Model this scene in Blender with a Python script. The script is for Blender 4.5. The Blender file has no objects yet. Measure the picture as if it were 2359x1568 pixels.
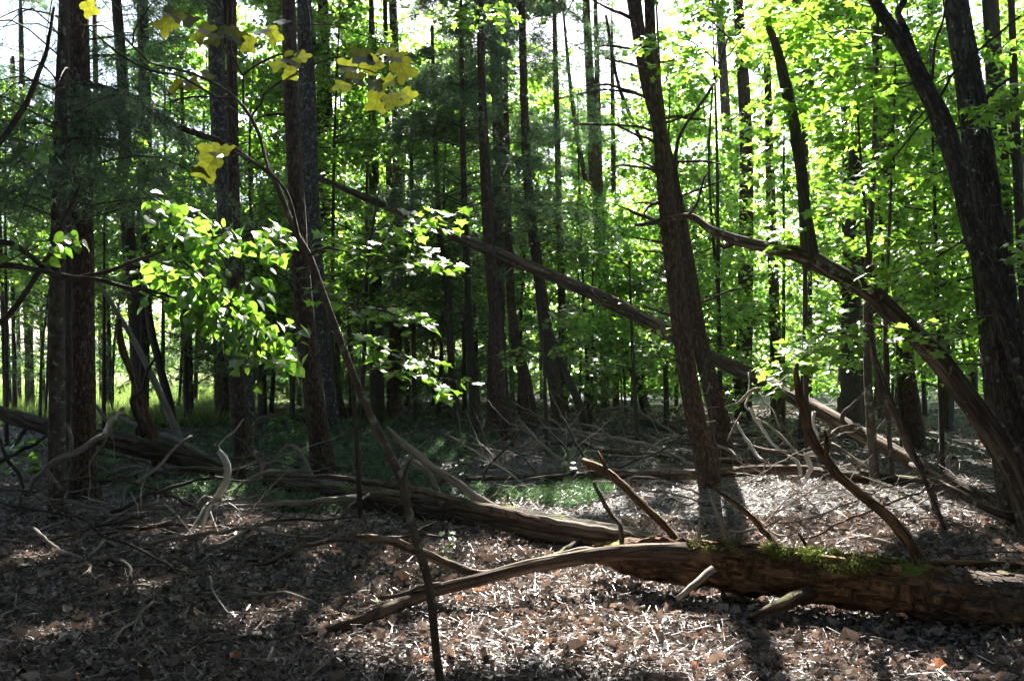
import bpy, math, random
import numpy as np
from mathutils import Vector

# ------------------------------------------------------------------ camera, sky, sun, exposure
SC = bpy.context.scene
COL = SC.collection
CAMZ, F, CX, CY, HY = 1.6, 2043.0, 1179.5, 784.0, 811.0      # picture measured on a 2359 x 1568 grid
PITCH = math.atan((HY - CY) / F)
cam_d = bpy.data.cameras.new('camera'); cam = bpy.data.objects.new('camera', cam_d); COL.objects.link(cam)
cam.location = (0, 0, CAMZ); cam.rotation_euler = (math.pi / 2 + PITCH, 0, 0)
cam_d.sensor_width = 36; cam_d.lens = 36 * F / 2359.0; cam_d.clip_end = 3000; cam_d.clip_start = 0.05
SC.camera = cam
SUN_EL, SUN_AZ = math.radians(41), math.radians(3)            # sun ahead of the camera, a touch to the right
w = bpy.data.worlds.new('World'); SC.world = w; w.use_nodes = True
nt = w.node_tree; bg = nt.nodes['Background']
sky = nt.nodes.new('ShaderNodeTexSky'); sky.sky_type = 'NISHITA'; sky.sun_disc = False
sky.sun_elevation = SUN_EL; sky.sun_rotation = SUN_AZ; sky.air_density = 1.0; sky.dust_density = 1.5; sky.ozone_density = 1.5
nt.links.new(sky.outputs[0], bg.inputs[0]); bg.inputs[1].default_value = 0.05
sl = bpy.data.lights.new('sun', 'SUN'); so = bpy.data.objects.new('sun', sl); COL.objects.link(so)
sl.energy = 5.0; sl.angle = math.radians(0.55); sl.color = (1.0, 0.965, 0.9)
SUND = Vector((math.sin(SUN_AZ) * math.cos(SUN_EL), math.cos(SUN_AZ) * math.cos(SUN_EL), math.sin(SUN_EL)))
so.rotation_euler = SUND.to_track_quat('Z', 'Y').to_euler()
SC.view_settings.view_transform = 'Standard'; SC.view_settings.look = 'None'
SC.view_settings.exposure = 2.9; SC.view_settings.gamma = 1.0
cy = SC.cycles
cy.adaptive_threshold = .05; cy.max_bounces = 4; cy.diffuse_bounces = 2; cy.glossy_bounces = 2; cy.transmission_bounces = 4; cy.transparent_max_bounces = 4
cy.use_denoising = True; cy.sample_clamp_indirect = 6

# ------------------------------------------------------------------ noise, terrain, picture -> place
def _h(ix, iy, iz, s):
    n = (ix.astype(np.int64) * 374761393 + iy.astype(np.int64) * 668265263 + iz.astype(np.int64) * 2147483647 + s * 974634541) & 0x7fffffff
    n = ((n ^ (n >> 13)) * 1274126177) & 0x7fffffff
    return ((n ^ (n >> 16)) & 0xffff) / 65535.0
def vn(P, s=0):
    P = np.atleast_2d(np.asarray(P, float)); i = np.floor(P).astype(np.int64); f = P - i; f = f * f * (3 - 2 * f)
    r = 0
    for a in (0, 1):
        for b in (0, 1):
            for c in (0, 1):
                wgt = (f[:, 0] if a else 1 - f[:, 0]) * (f[:, 1] if b else 1 - f[:, 1]) * (f[:, 2] if c else 1 - f[:, 2])
                r = r + wgt * _h(i[:, 0] + a, i[:, 1] + b, i[:, 2] + c, s)
    return r * 2 - 1
def fbm(P, s=0, o=3):
    P = np.atleast_2d(np.asarray(P, float)); r = 0; a = 1.0
    for k in range(o):
        r = r + a * vn(P * (2 ** k), s + k); a *= .5
    return r
def gz(x, y):
    x = np.atleast_1d(np.asarray(x, float)); y = np.atleast_1d(np.asarray(y, float)) + 0 * x
    Pp = np.stack([x, y, 0 * x], 1)
    z = .07 * fbm(Pp * .28, 3, 2) + .018 * fbm(Pp * 1.7, 9, 2)
    return z + .12 * np.exp(-((x - 3.2) / 1.6) ** 2 - ((y - 9.3) / 1.3) ** 2)
def _h1(ix, iy, iz, s):
    n = (ix * 374761393 + iy * 668265263 + iz * 2147483647 + s * 974634541) & 0x7fffffff
    n = ((n ^ (n >> 13)) * 1274126177) & 0x7fffffff
    return ((n ^ (n >> 16)) & 0xffff) / 65535.0
def vn1(x, y, s):
    i, j = math.floor(x), math.floor(y); f, g = x - i, y - j; f = f * f * (3 - 2 * f); g = g * g * (3 - 2 * g)
    a = _h1(i, j, 0, s) * (1 - f) + _h1(i + 1, j, 0, s) * f; b = _h1(i, j + 1, 0, s) * (1 - f) + _h1(i + 1, j + 1, 0, s) * f
    return (a * (1 - g) + b * g) * 2 - 1
def gz1(x, y):
    x, y = float(x), float(y); f2 = lambda k, s: vn1(x * k, y * k, s) + .5 * vn1(x * k * 2, y * k * 2, s + 1)
    return .07 * f2(.28, 3) + .018 * f2(1.7, 9) + .12 * math.exp(-((x - 3.2) / 1.6) ** 2 - ((y - 9.3) / 1.3) ** 2)
cp, sp = math.cos(PITCH), math.sin(PITCH)
def at(x, y, d):
    u, v = (x - CX) / F, (CY - y) / F
    dy, dz = cp - v * sp, sp + v * cp
    t = d / dy
    return np.array([u * t, d, CAMZ + t * dz])
def gp(x, y, lift=0.0):
    z = 0.0
    for _ in range(4):
        d = (CAMZ - z) * F / max(y - HY, 4)
        p = at(x, y, d); z = gz1(p[0], p[1])
    p[2] = z + lift
    return p
def pix(P):
    P = np.atleast_2d(P); d = P[:, 1] * cp + (P[:, 2] - CAMZ) * sp; v = -P[:, 1] * sp + (P[:, 2] - CAMZ) * cp
    return CX + F * P[:, 0] / d, CY - F * v / d
KX, KY = SUND.x / SUND.z, SUND.y / SUND.z
# openings in the canopy, given by the spot of forest floor that they let the sun reach
LIT = [(1930,1150,270,62),(1880,1225,170,40),(2170,1190,80,34),(1060,1485,210,75),(1370,1505,210,62),(1260,1392,170,26),
       (720,1425,170,34),(850,1490,130,38),(390,1238,110,20),(50,1290,95,26),(290,1345,110,16),(160,1440,150,14),(120,1250,60,10),(470,1420,60,10),(300,1510,120,12),(60,1370,60,9),(1850,1442,210,22),
       (2080,1470,60,36),(1660,1510,150,32),(1950,1545,200,25),(1400,985,170,24),(1250,1165,150,20),(1000,1062,130,14),(520,1190,45,45),
       (1700,1372,220,26),(1250,1268,180,22),(960,1340,130,30),(620,1540,120,22),(2250,1060,60,20),(640,1085,60,10),(560,1330,60,14),(1700,1030,160,14),(505,1275,45,45),(900,1052,80,10),(760,1062,50,9),(1400,1150,95,14),(1090,1122,70,9),(430,1165,60,9),(1180,1060,60,9),(700,1000,60,7),(930,1412,180,42),(760,1300,90,16)]
def lit(P, canopy=True):
    P = np.atleast_2d(P); gx = P[:, 0] - KX * P[:, 2]; gy = P[:, 1] - KY * P[:, 2]
    m = vn(np.stack([gx * 3.2, gy * 2.6, 0 * gx], 1), 21) > .7
    near = (gy < 3.7); m |= near & (vn(np.stack([gx * .9, gy * .9, 0 * gx + 7], 1), 5) > -.1)
    g = np.maximum(gy, 2.0); sx = CX + F * gx / g; sy = HY + F * CAMZ / g
    wob = vn(np.stack([gx * 2.2, gy * 2.2, 0 * gx + 3], 1), 31) * .35
    gr = 1.7 if canopy else 1.3
    for (a, b, rx, ry) in LIT:
        g_ = gr if a > 880 else (1.45 if a > 650 else (1.22 if canopy else .9)); rx, ry = rx * g_, ry * g_ + (4 if a > 880 else 1)
        m |= (((sx - a) / rx) ** 2 + ((sy - b) / ry) ** 2 < 1 + wob)
    if canopy:
        m |= (gx > .9) & (gy > 5.0) & (vn(np.stack([gx * .8, gy * .8, 0 * gx + 4], 1), 78) > -.5)
        m |= (gx > .8) & (gy < 5.0) & (vn(np.stack([gx * .9, gy * .9, 0 * gx + 7], 1), 5) > -.35)
        m |= (gx > -3.2) & (gx < -.6) & (gy > 1.4) & (gy < 3.6)
        m |= (gy > 12.5) & (vn(np.stack([gx * .5, gy * .5, 0 * gx + 1], 1), 77) > -.7)
    return m & (gy > -1)

# ------------------------------------------------------------------ mesh helpers
def mesh(name, V, Fs, attrs=None, smooth=True):
    me = bpy.data.meshes.new(name); V = np.asarray(V, np.float32)
    Fs = [np.asarray(f, np.int32) for f in (Fs if isinstance(Fs, list) else [Fs]) if len(f)]
    me.vertices.add(len(V)); me.vertices.foreach_set('co', V.ravel())
    loops = np.concatenate([f.ravel() for f in Fs]); cnt = np.concatenate([np.full(len(f), f.shape[1], np.int32) for f in Fs])
    me.loops.add(len(loops)); me.loops.foreach_set('vertex_index', loops)
    st = np.concatenate([[0], np.cumsum(cnt)[:-1]]).astype(np.int32)
    me.polygons.add(len(cnt)); me.polygons.foreach_set('loop_start', st); me.polygons.foreach_set('loop_total', cnt)
    me.polygons.foreach_set('use_smooth', np.full(len(cnt), smooth, bool))
    for k, a in (attrs or {}).items():
        a = np.asarray(a, np.float32)
        if a.ndim == 1:
            t = me.attributes.new(k, 'FLOAT', 'POINT'); t.data.foreach_set('value', a)
        else:
            t = me.attributes.new(k, 'FLOAT_VECTOR', 'POINT'); t.data.foreach_set('vector', a.ravel())
    me.update(calc_edges=True); return me
def link(name, me, mat=None, parent=None, loc=None):
    o = bpy.data.objects.new(name, me); COL.objects.link(o)
    if me is not None and mat is not None and not me.materials: me.materials.append(mat)
    if parent is not None: o.parent = parent
    if loc is not None: o.location = loc
    return o
def tag(o, label, cat, group=None, kind=None):
    if label: o['label'] = label
    if cat: o['category'] = cat
    if group: o['group'] = group
    if kind: o['kind'] = kind
    return o
def empty(name, loc, label, cat, group=None):
    o = bpy.data.objects.new(name, None); COL.objects.link(o); o.location = [float(v) for v in loc]; o.empty_display_size = .1
    return tag(o, label, cat, group)
def spline(P, step):
    P = np.asarray(P, float)
    if len(P) == 2: P = np.array([P[0], (P[0] + P[1]) / 2, P[1]])
    Q = np.vstack([2 * P[0] - P[1], P, 2 * P[-1] - P[-2]]); out = []
    for i in range(1, len(Q) - 2):
        n = max(1, int(np.linalg.norm(Q[i + 1][:3] - Q[i][:3]) / step)); t = np.linspace(0, 1, n, endpoint=False)[:, None]
        a, b, c, d = Q[i - 1], Q[i], Q[i + 1], Q[i + 2]
        out.append(.5 * ((2 * b) + (c - a) * t + (2 * a - 5 * b + 4 * c - d) * t ** 2 + (3 * b - a - 3 * c + d) * t ** 3))
    out.append(P[-1][None]); return np.vstack(out)
class MB:
    def __init__(s): s.V = []; s.T = []; s.Q = []; s.R = []; s.n = 0
    def add(s, V, T=None, Q=None, R=None):
        s.V.append(V); s.R.append(V if R is None else R)
        if T is not None and len(T): s.T.append(np.asarray(T) + s.n)
        if Q is not None and len(Q): s.Q.append(np.asarray(Q) + s.n)
        s.n += len(V)
    def tube(s, P4, sides=8, step=.1, amp=.0, fq=6.0, fl=1.5, seed=0, tip=False, crook=0.0, jag=0.0, own=None):
        """P4: rows x,y,z,radius"""
        C = spline(P4, step); C[:, 3] = np.maximum(C[:, 3], .0006); n = len(C)
        if crook:
            q = np.cumsum(np.r_[0, np.linalg.norm(np.diff(C[:, :3], axis=0), axis=1)])
            for k in range(3): C[:, k] += crook * fbm(np.stack([q * 4.3, 0 * q + seed * 1.7 + k * 9.3, 0 * q], 1), 40 + k, 4) * np.minimum(1, q / .15)
        D = np.gradient(C[:, :3], axis=0); D /= np.linalg.norm(D, axis=1)[:, None] + 1e-9
        L = np.cumsum(np.r_[0, np.linalg.norm(np.diff(C[:, :3], axis=0), axis=1)])
        u = np.cross(D[0], [0, 0, 1.]) if abs(D[0][2]) < .9 else np.cross(D[0], [1., 0, 0]); u /= np.linalg.norm(u)
        th = np.arange(sides) * 2 * math.pi / sides; V = np.zeros((n, sides, 3)); R = np.zeros((n, sides, 3))
        U = np.zeros((n, 3)); W = np.zeros((n, 3))
        U = u[None] - D * (D @ u)[:, None]; nu = np.linalg.norm(U, axis=1)
        if nu.min() > .25:
            U /= nu[:, None]; W = np.cross(D, U)
        else:
            for i in range(n):
                u = u - D[i] * np.dot(u, D[i]); u /= np.linalg.norm(u) + 1e-9
                U[i] = u; W[i] = np.cross(D[i], u)
        r0 = C[:, 3].mean()
        R[:, :, 0] = np.cos(th)[None] * C[:, 3][:, None]; R[:, :, 1] = np.sin(th)[None] * C[:, 3][:, None]; R[:, :, 2] = L[:, None]
        rr = np.repeat(C[:, 3][:, None], sides, 1)
        if amp:
            nn = fbm(np.stack([np.cos(th)[None] * fq * .25 + 0 * L[:, None], np.sin(th)[None] * fq * .25 + 0 * L[:, None], L[:, None] * fl + 0 * th[None]], 2).reshape(-1, 3) + seed * 3.7, seed, 3).reshape(n, sides)
            rr = rr * (1 + amp * nn)
        V[:] = C[:, None, :3] + rr[:, :, None] * (np.cos(th)[None, :, None] * U[:, None] + np.sin(th)[None, :, None] * W[:, None])
        if jag:
            rg = np.random.default_rng(seed + 5); V[-1] += D[-1] * (rg.random(sides) * jag * C[-1, 3])[:, None]
            V[0] -= D[0] * (rg.random(sides) * jag * C[0, 3])[:, None]
        R[:, :, 2] += seed * .77
        i = np.arange(n - 1)[:, None] * sides; j = np.arange(sides)[None]; j2 = (j + 1) % sides
        Q = np.stack([i + j, i + j2, i + sides + j2, i + sides + j], 2).reshape(-1, 4)
        V = V.reshape(-1, 3); R = R.reshape(-1, 3)
        V = np.vstack([V, C[0, :3], C[-1, :3] + (D[-1] * C[-1, 3] * (1.5 if tip else .15 + jag * .3))]); R = np.vstack([R, [[0, 0, L[0]]], [[0, 0, L[-1]]]])
        a, b = n * sides, n * sides + 1; jj = np.arange(sides); j2 = (jj + 1) % sides
        T = np.vstack([np.stack([0 * jj + a, j2, jj], 1), np.stack([0 * jj + b, (n - 1) * sides + jj, (n - 1) * sides + j2], 1)])
        s.add(V, T, Q, R); return C
    def build(s, name, origin=(0, 0, 0), smooth=True, attrs=None):
        V = np.vstack(s.V) - np.asarray(origin); R = np.vstack(s.R); Fs = []
        if s.T: Fs.append(np.vstack(s.T))
        if s.Q: Fs.append(np.vstack(s.Q))
        a = {'rest': R}; a.update(attrs or {})
        return mesh(name, V, Fs, a, smooth)

# ------------------------------------------------------------------ materials
def newmat(name):
    m = bpy.data.materials.new(name); m.use_nodes = True; n = m.node_tree; n.nodes.clear(); return m, n.nodes, n.links
def ramp(N, stops):
    r = N.new('ShaderNodeValToRGB'); e = r.color_ramp.elements
    while len(e) < len(stops): e.new(.5)
    for k, (p, c) in enumerate(stops): e[k].position = p; e[k].color = (*c, 1)
    return r
def bark(name, c1, c2, c3, plates=0.0, zs=.3, scale=30, bump=.5, lichen=None, lich_t=.62, moss=None, rough=.9, spec=.15, crack=None, bdist=.012):
    m, N, L = newmat(name)
    out = N.new('ShaderNodeOutputMaterial'); b = N.new('ShaderNodeBsdfPrincipled'); L.new(b.outputs[0], out.inputs[0])
    b.inputs['Roughness'].default_value = rough; b.inputs['Specular IOR Level'].default_value = spec
    a = N.new('ShaderNodeAttribute'); a.attribute_name = 'rest'; mp = N.new('ShaderNodeMapping'); mp.inputs['Scale'].default_value = (1, 1, zs)
    L.new(a.outputs['Vector'], mp.inputs[0])
    nz = N.new('ShaderNodeTexNoise'); nz.inputs['Scale'].default_value = scale; nz.inputs['Detail'].default_value = 6; nz.inputs['Roughness'].default_value = .65; L.new(mp.outputs[0], nz.inputs[0])
    r = ramp(N, [(.3, c1), (.5, c2), (.72, c3)]); L.new(nz.outputs[0], r.inputs[0]); colr = r.outputs[0]; hgt = nz.outputs[0]
    if plates:
        wv = N.new('ShaderNodeTexNoise'); wv.inputs['Scale'].default_value = scale * .6; L.new(mp.outputs[0], wv.inputs[0])
        mixv = N.new('ShaderNodeMix'); mixv.data_type = 'VECTOR'; mixv.inputs[0].default_value = .09
        L.new(mp.outputs[0], mixv.inputs['A']); L.new(wv.outputs['Color'], mixv.inputs['B'])
        vo = N.new('ShaderNodeTexVoronoi'); vo.feature = 'DISTANCE_TO_EDGE'; vo.inputs['Scale'].default_value = plates; L.new(mixv.outputs['Result'], vo.inputs[0])
        mr = N.new('ShaderNodeMapRange'); mr.inputs['From Max'].default_value = .22; mr.inputs['From Min'].default_value = -.06; L.new(vo.outputs[0], mr.inputs[0])
        mx = N.new('ShaderNodeMix'); mx.data_type = 'RGBA'; mx.inputs['A'].default_value = (*(crack or [k * .25 for k in c1]), 1)
        L.new(mr.outputs[0], mx.inputs[0]); L.new(colr, mx.inputs['B']); colr = mx.outputs['Result']
        ad = N.new('ShaderNodeMath'); ad.operation = 'MULTIPLY_ADD'; ad.inputs[1].default_value = .35; L.new(nz.outputs[0], ad.inputs[0]); L.new(mr.outputs[0], ad.inputs[2]); hgt = ad.outputs[0]
    if lichen:
        n2 = N.new('ShaderNodeTexNoise'); n2.inputs['Scale'].default_value = 15; n2.inputs['Detail'].default_value = 5; L.new(a.outputs['Vector'], n2.inputs[0])
        mr2 = N.new('ShaderNodeMapRange'); mr2.inputs['From Min'].default_value = lich_t - .04; mr2.inputs['From Max'].default_value = lich_t + .05; L.new(n2.outputs[0], mr2.inputs[0])
        mx2 = N.new('ShaderNodeMix'); mx2.data_type = 'RGBA'; L.new(mr2.outputs[0], mx2.inputs[0]); L.new(colr, mx2.inputs['A']); mx2.inputs['B'].default_value = (*lichen, 1); colr = mx2.outputs['Result']
    if moss:
        g = N.new('ShaderNodeNewGeometry'); sx = N.new('ShaderNodeSeparateXYZ'); L.new(g.outputs['Normal'], sx.inputs[0])
        n3 = N.new('ShaderNodeTexNoise'); n3.inputs['Scale'].default_value = 3.3; n3.inputs['Detail'].default_value = 6; L.new(a.outputs['Vector'], n3.inputs[0])
        mm = N.new('ShaderNodeMath'); mm.operation = 'MULTIPLY_ADD'; mm.inputs[1].default_value = .5; L.new(sx.outputs[2], mm.inputs[0]); L.new(n3.outputs[0], mm.inputs[2])
        mr3 = N.new('ShaderNodeMapRange'); mr3.inputs['From Min'].default_value = .97; mr3.inputs['From Max'].default_value = 1.08; L.new(mm.outputs[0], mr3.inputs[0])
        mx3 = N.new('ShaderNodeMix'); mx3.data_type = 'RGBA'; L.new(mr3.outputs[0], mx3.inputs[0]); L.new(colr, mx3.inputs['A']); mx3.inputs['B'].default_value = (*moss, 1); colr = mx3.outputs['Result']
    L.new(colr, b.inputs['Base Color'])
    bp = N.new('ShaderNodeBump'); bp.inputs['Strength'].default_value = bump; bp.inputs['Distance'].default_value = bdist; L.new(hgt, bp.inputs['Height']); L.new(bp.outputs[0], b.inputs['Normal'])
    return m
def leafmat(name, refl, trans, var=.5, perobj=False, spec=.25, rough=.45, warm=None):
    """thin leaf: reflected colour, transmitted colour; each leaf a little different"""
    m, N, L = newmat(name)
    out = N.new('ShaderNodeOutputMaterial'); b = N.new('ShaderNodeBsdfPrincipled'); t = N.new('ShaderNodeBsdfTranslucent'); ad = N.new('ShaderNodeAddShader')
    b.inputs['Roughness'].default_value = rough; b.inputs['Specular IOR Level'].default_value = spec
    if perobj: o = N.new('ShaderNodeObjectInfo'); rnd = o.outputs['Random']
    else: o = N.new('ShaderNodeAttribute'); o.attribute_name = 'rnd'; rnd = o.outputs['Fac']
    def col(c, wm):
        lo = [k * (1 - var) for k in c]; hi = [k * (1 + var * .7) for k in c]
        st = [(0, lo), (.55, c), (.93, hi)]
        if wm: st.append((1.0, wm))
        r = ramp(N, st); L.new(rnd, r.inputs[0]); return r.outputs[0]
    cr, ct = col(refl, None), col(trans, warm)
    if perobj:
        tc = N.new('ShaderNodeTexCoord'); sx = N.new('ShaderNodeSeparateXYZ'); L.new(tc.outputs['Object'], sx.inputs[0]); ab = N.new('ShaderNodeMath'); ab.operation = 'ABSOLUTE'; L.new(sx.outputs[1], ab.inputs[0])
        d1 = N.new('ShaderNodeMath'); d1.operation = 'MULTIPLY_ADD'; d1.inputs[1].default_value = -1.1; L.new(ab.outputs[0], d1.inputs[0]); L.new(sx.outputs[0], d1.inputs[2]); wv = N.new('ShaderNodeMath'); wv.operation = 'PINGPONG'; wv.inputs[1].default_value = .11; L.new(d1.outputs[0], wv.inputs[0])
        w2 = N.new('ShaderNodeMath'); w2.operation = 'MINIMUM'; L.new(wv.outputs[0], w2.inputs[0]); L.new(ab.outputs[0], w2.inputs[1]); vr = N.new('ShaderNodeMapRange'); vr.inputs['From Max'].default_value = .022; vr.inputs['To Min'].default_value = .45; L.new(w2.outputs[0], vr.inputs[0])
        nz = N.new('ShaderNodeTexNoise'); nz.inputs['Scale'].default_value = 3; nz.inputs['Detail'].default_value = 4; L.new(tc.outputs['Object'], nz.inputs[0]); nr = N.new('ShaderNodeMapRange'); nr.inputs['From Min'].default_value = .3; nr.inputs['From Max'].default_value = .7; nr.inputs['To Min'].default_value = .65; nr.inputs['To Max'].default_value = 1.2; L.new(nz.outputs[0], nr.inputs[0])
        mu = N.new('ShaderNodeMath'); mu.operation = 'MULTIPLY'; L.new(vr.outputs[0], mu.inputs[0]); L.new(nr.outputs[0], mu.inputs[1]); outs = []
        for c in (cr, ct):
            mx = N.new('ShaderNodeMix'); mx.data_type = 'RGBA'; mx.blend_type = 'MULTIPLY'; mx.inputs[0].default_value = 1; L.new(c, mx.inputs['A']); L.new(mu.outputs[0], mx.inputs['B']); outs.append(mx.outputs['Result'])
        cr, ct = outs
    L.new(cr, b.inputs['Base Color']); L.new(ct, t.inputs['Color'])
    L.new(b.outputs[0], ad.inputs[0]); L.new(t.outputs[0], ad.inputs[1]); L.new(ad.outputs[0], out.inputs[0]); return m
M = {}
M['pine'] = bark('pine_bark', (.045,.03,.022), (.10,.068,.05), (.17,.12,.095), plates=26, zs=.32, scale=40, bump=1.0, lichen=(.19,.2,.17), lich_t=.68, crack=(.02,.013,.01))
M['pinered'] = bark('red_pine_bark', (.05,.033,.023), (.105,.072,.052), (.18,.13,.1), plates=28, zs=.3, scale=40, bump=1.0, lichen=(.17,.18,.15), lich_t=.72, crack=(.025,.013,.009))
M['smooth'] = bark('smooth_grey_bark', (.036,.028,.022), (.07,.056,.043), (.12,.10,.08), zs=.5, scale=18, bump=.5, lichen=(.2,.22,.19), lich_t=.62)
M['lichen'] = bark('lichen_bark', (.05,.046,.04), (.10,.095,.085), (.18,.175,.16), plates=24, zs=.3, scale=60, bump=.9, lichen=(.19,.2,.18), lich_t=.6)
M['maplebark'] = bark('furrowed_bark', (.032,.028,.024), (.07,.062,.053), (.125,.112,.098), plates=26, zs=.2, scale=55, bump=1.0, lichen=(.2,.22,.19), lich_t=.66, crack=(.012,.01,.008))
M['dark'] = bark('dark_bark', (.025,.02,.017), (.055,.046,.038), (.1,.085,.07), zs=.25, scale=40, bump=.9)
M['deadbrown'] = bark('dead_brown_wood', (.06,.042,.03), (.125,.09,.066), (.24,.18,.135), plates=16, zs=.07, scale=40, bump=1.0, lichen=(.25,.25,.21), lich_t=.63, crack=(.02,.012,.01))
M['deadorange'] = bark('dead_orange_bark', (.065,.032,.016), (.14,.075,.036), (.25,.15,.085), plates=20, zs=.15, scale=34, bump=1.0, lichen=(.06,.05,.035), lich_t=.6, moss=(.10,.14,.03))
M['deadgrey'] = bark('weathered_wood', (.11,.09,.075), (.2,.17,.14), (.33,.29,.25), zs=.08, scale=48, bump=.8)
M['deadpale'] = bark('bleached_wood', (.22,.19,.16), (.4,.37,.33), (.58,.55,.5), zs=.08, scale=48, bump=.7)
M['deadlog'] = bark('peeling_log', (.06,.04,.028), (.14,.098,.066), (.32,.25,.18), plates=14, zs=.08, scale=24, bump=1.0, lichen=(.045,.036,.03), lich_t=.6)
M['rotten'] = bark('rotten_log', (.06,.03,.016), (.16,.082,.042), (.34,.2,.105), plates=9, zs=.35, scale=26, bump=1.0, moss=(.13,.16,.025), crack=(.02,.01,.006), bdist=.03)
M['oldlog'] = bark('old_log', (.038,.024,.016), (.085,.056,.037), (.21,.165,.12), plates=13, zs=.09, scale=34, bump=1.0, moss=(.09,.1,.03), bdist=.02)
M['twig'] = bark('twig', (.05,.038,.03), (.11,.088,.07), (.2,.165,.135), zs=.3, scale=60, bump=.3)
M['stick'] = bark('stick', (.09,.065,.05), (.19,.15,.12), (.34,.29,.245), zs=.15, scale=60, bump=.4)
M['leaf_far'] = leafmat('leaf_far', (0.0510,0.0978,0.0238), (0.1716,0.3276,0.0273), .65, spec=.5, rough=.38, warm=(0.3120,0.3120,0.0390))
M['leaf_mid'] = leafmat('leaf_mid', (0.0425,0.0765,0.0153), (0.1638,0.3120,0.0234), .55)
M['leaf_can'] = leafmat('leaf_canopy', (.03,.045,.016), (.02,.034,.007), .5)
M['maple'] = leafmat('maple_leaf', (0.0425,0.0850,0.0153), (0.1560,0.3042,0.0234), .6, True, .3)
M['heart'] = leafmat('heart_leaf', (0.0340,0.0680,0.0187), (0.1170,0.2340,0.0172), .75, True, .45, .4)
M['tulip'] = leafmat('yellow_leaf', (0.0595,0.0638,0.0136), (0.0493,0.0561,0.0043), .8, True, .35, warm=(0.1275,0.0935,0.0085))
M['needle'] = leafmat('needle', (0.0467,0.0765,0.0382), (0.0663,0.1131,0.0429), .65, spec=.3)
M['club'] = leafmat('clubmoss', (0.0405,0.0720,0.0360), (0.0360,0.0675,0.0225), .7, spec=.3)
M['grass'] = leafmat('meadow_grass', (0.0700,0.0980,0.0245), (0.1050,0.1540,0.0350), .7)
def litter_mat(name, perobj):
    m, N, L = newmat(name)
    out = N.new('ShaderNodeOutputMaterial'); b = N.new('ShaderNodeBsdfPrincipled'); t = N.new('ShaderNodeBsdfTranslucent'); ad = N.new('ShaderNodeAddShader')
    b.inputs['Roughness'].default_value = .46; b.inputs['Specular IOR Level'].default_value = 1.0
    if perobj: o = N.new('ShaderNodeObjectInfo'); rnd = o.outputs['Random']
    else: o = N.new('ShaderNodeAttribute'); o.attribute_name = 'rnd'; rnd = o.outputs['Fac']
    r = ramp(N, [(0, (.03,.021,.017)), (.28, (.105,.074,.058)), (.58, (.235,.178,.148)), (.88, (.44,.375,.335)), (.96, (.27,.16,.09)), (1.0, (.28,.12,.05))]); L.new(rnd, r.inputs[0])
    r2 = ramp(N, [(0, (.01,.007,.005)), (.6, (.03,.021,.016)), (.93, (.06,.032,.018)), (1, (.12,.045,.02))]); L.new(rnd, r2.inputs[0])
    L.new(r.outputs[0], b.inputs['Base Color']); L.new(r2.outputs[0], t.inputs[0])
    L.new(b.outputs[0], ad.inputs[0]); L.new(t.outputs[0], ad.inputs[1]); L.new(ad.outputs[0], out.inputs[0]); return m
M['litter'] = litter_mat('leaf_litter', False); M['litter_obj'] = litter_mat('dead_leaf', True)
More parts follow.
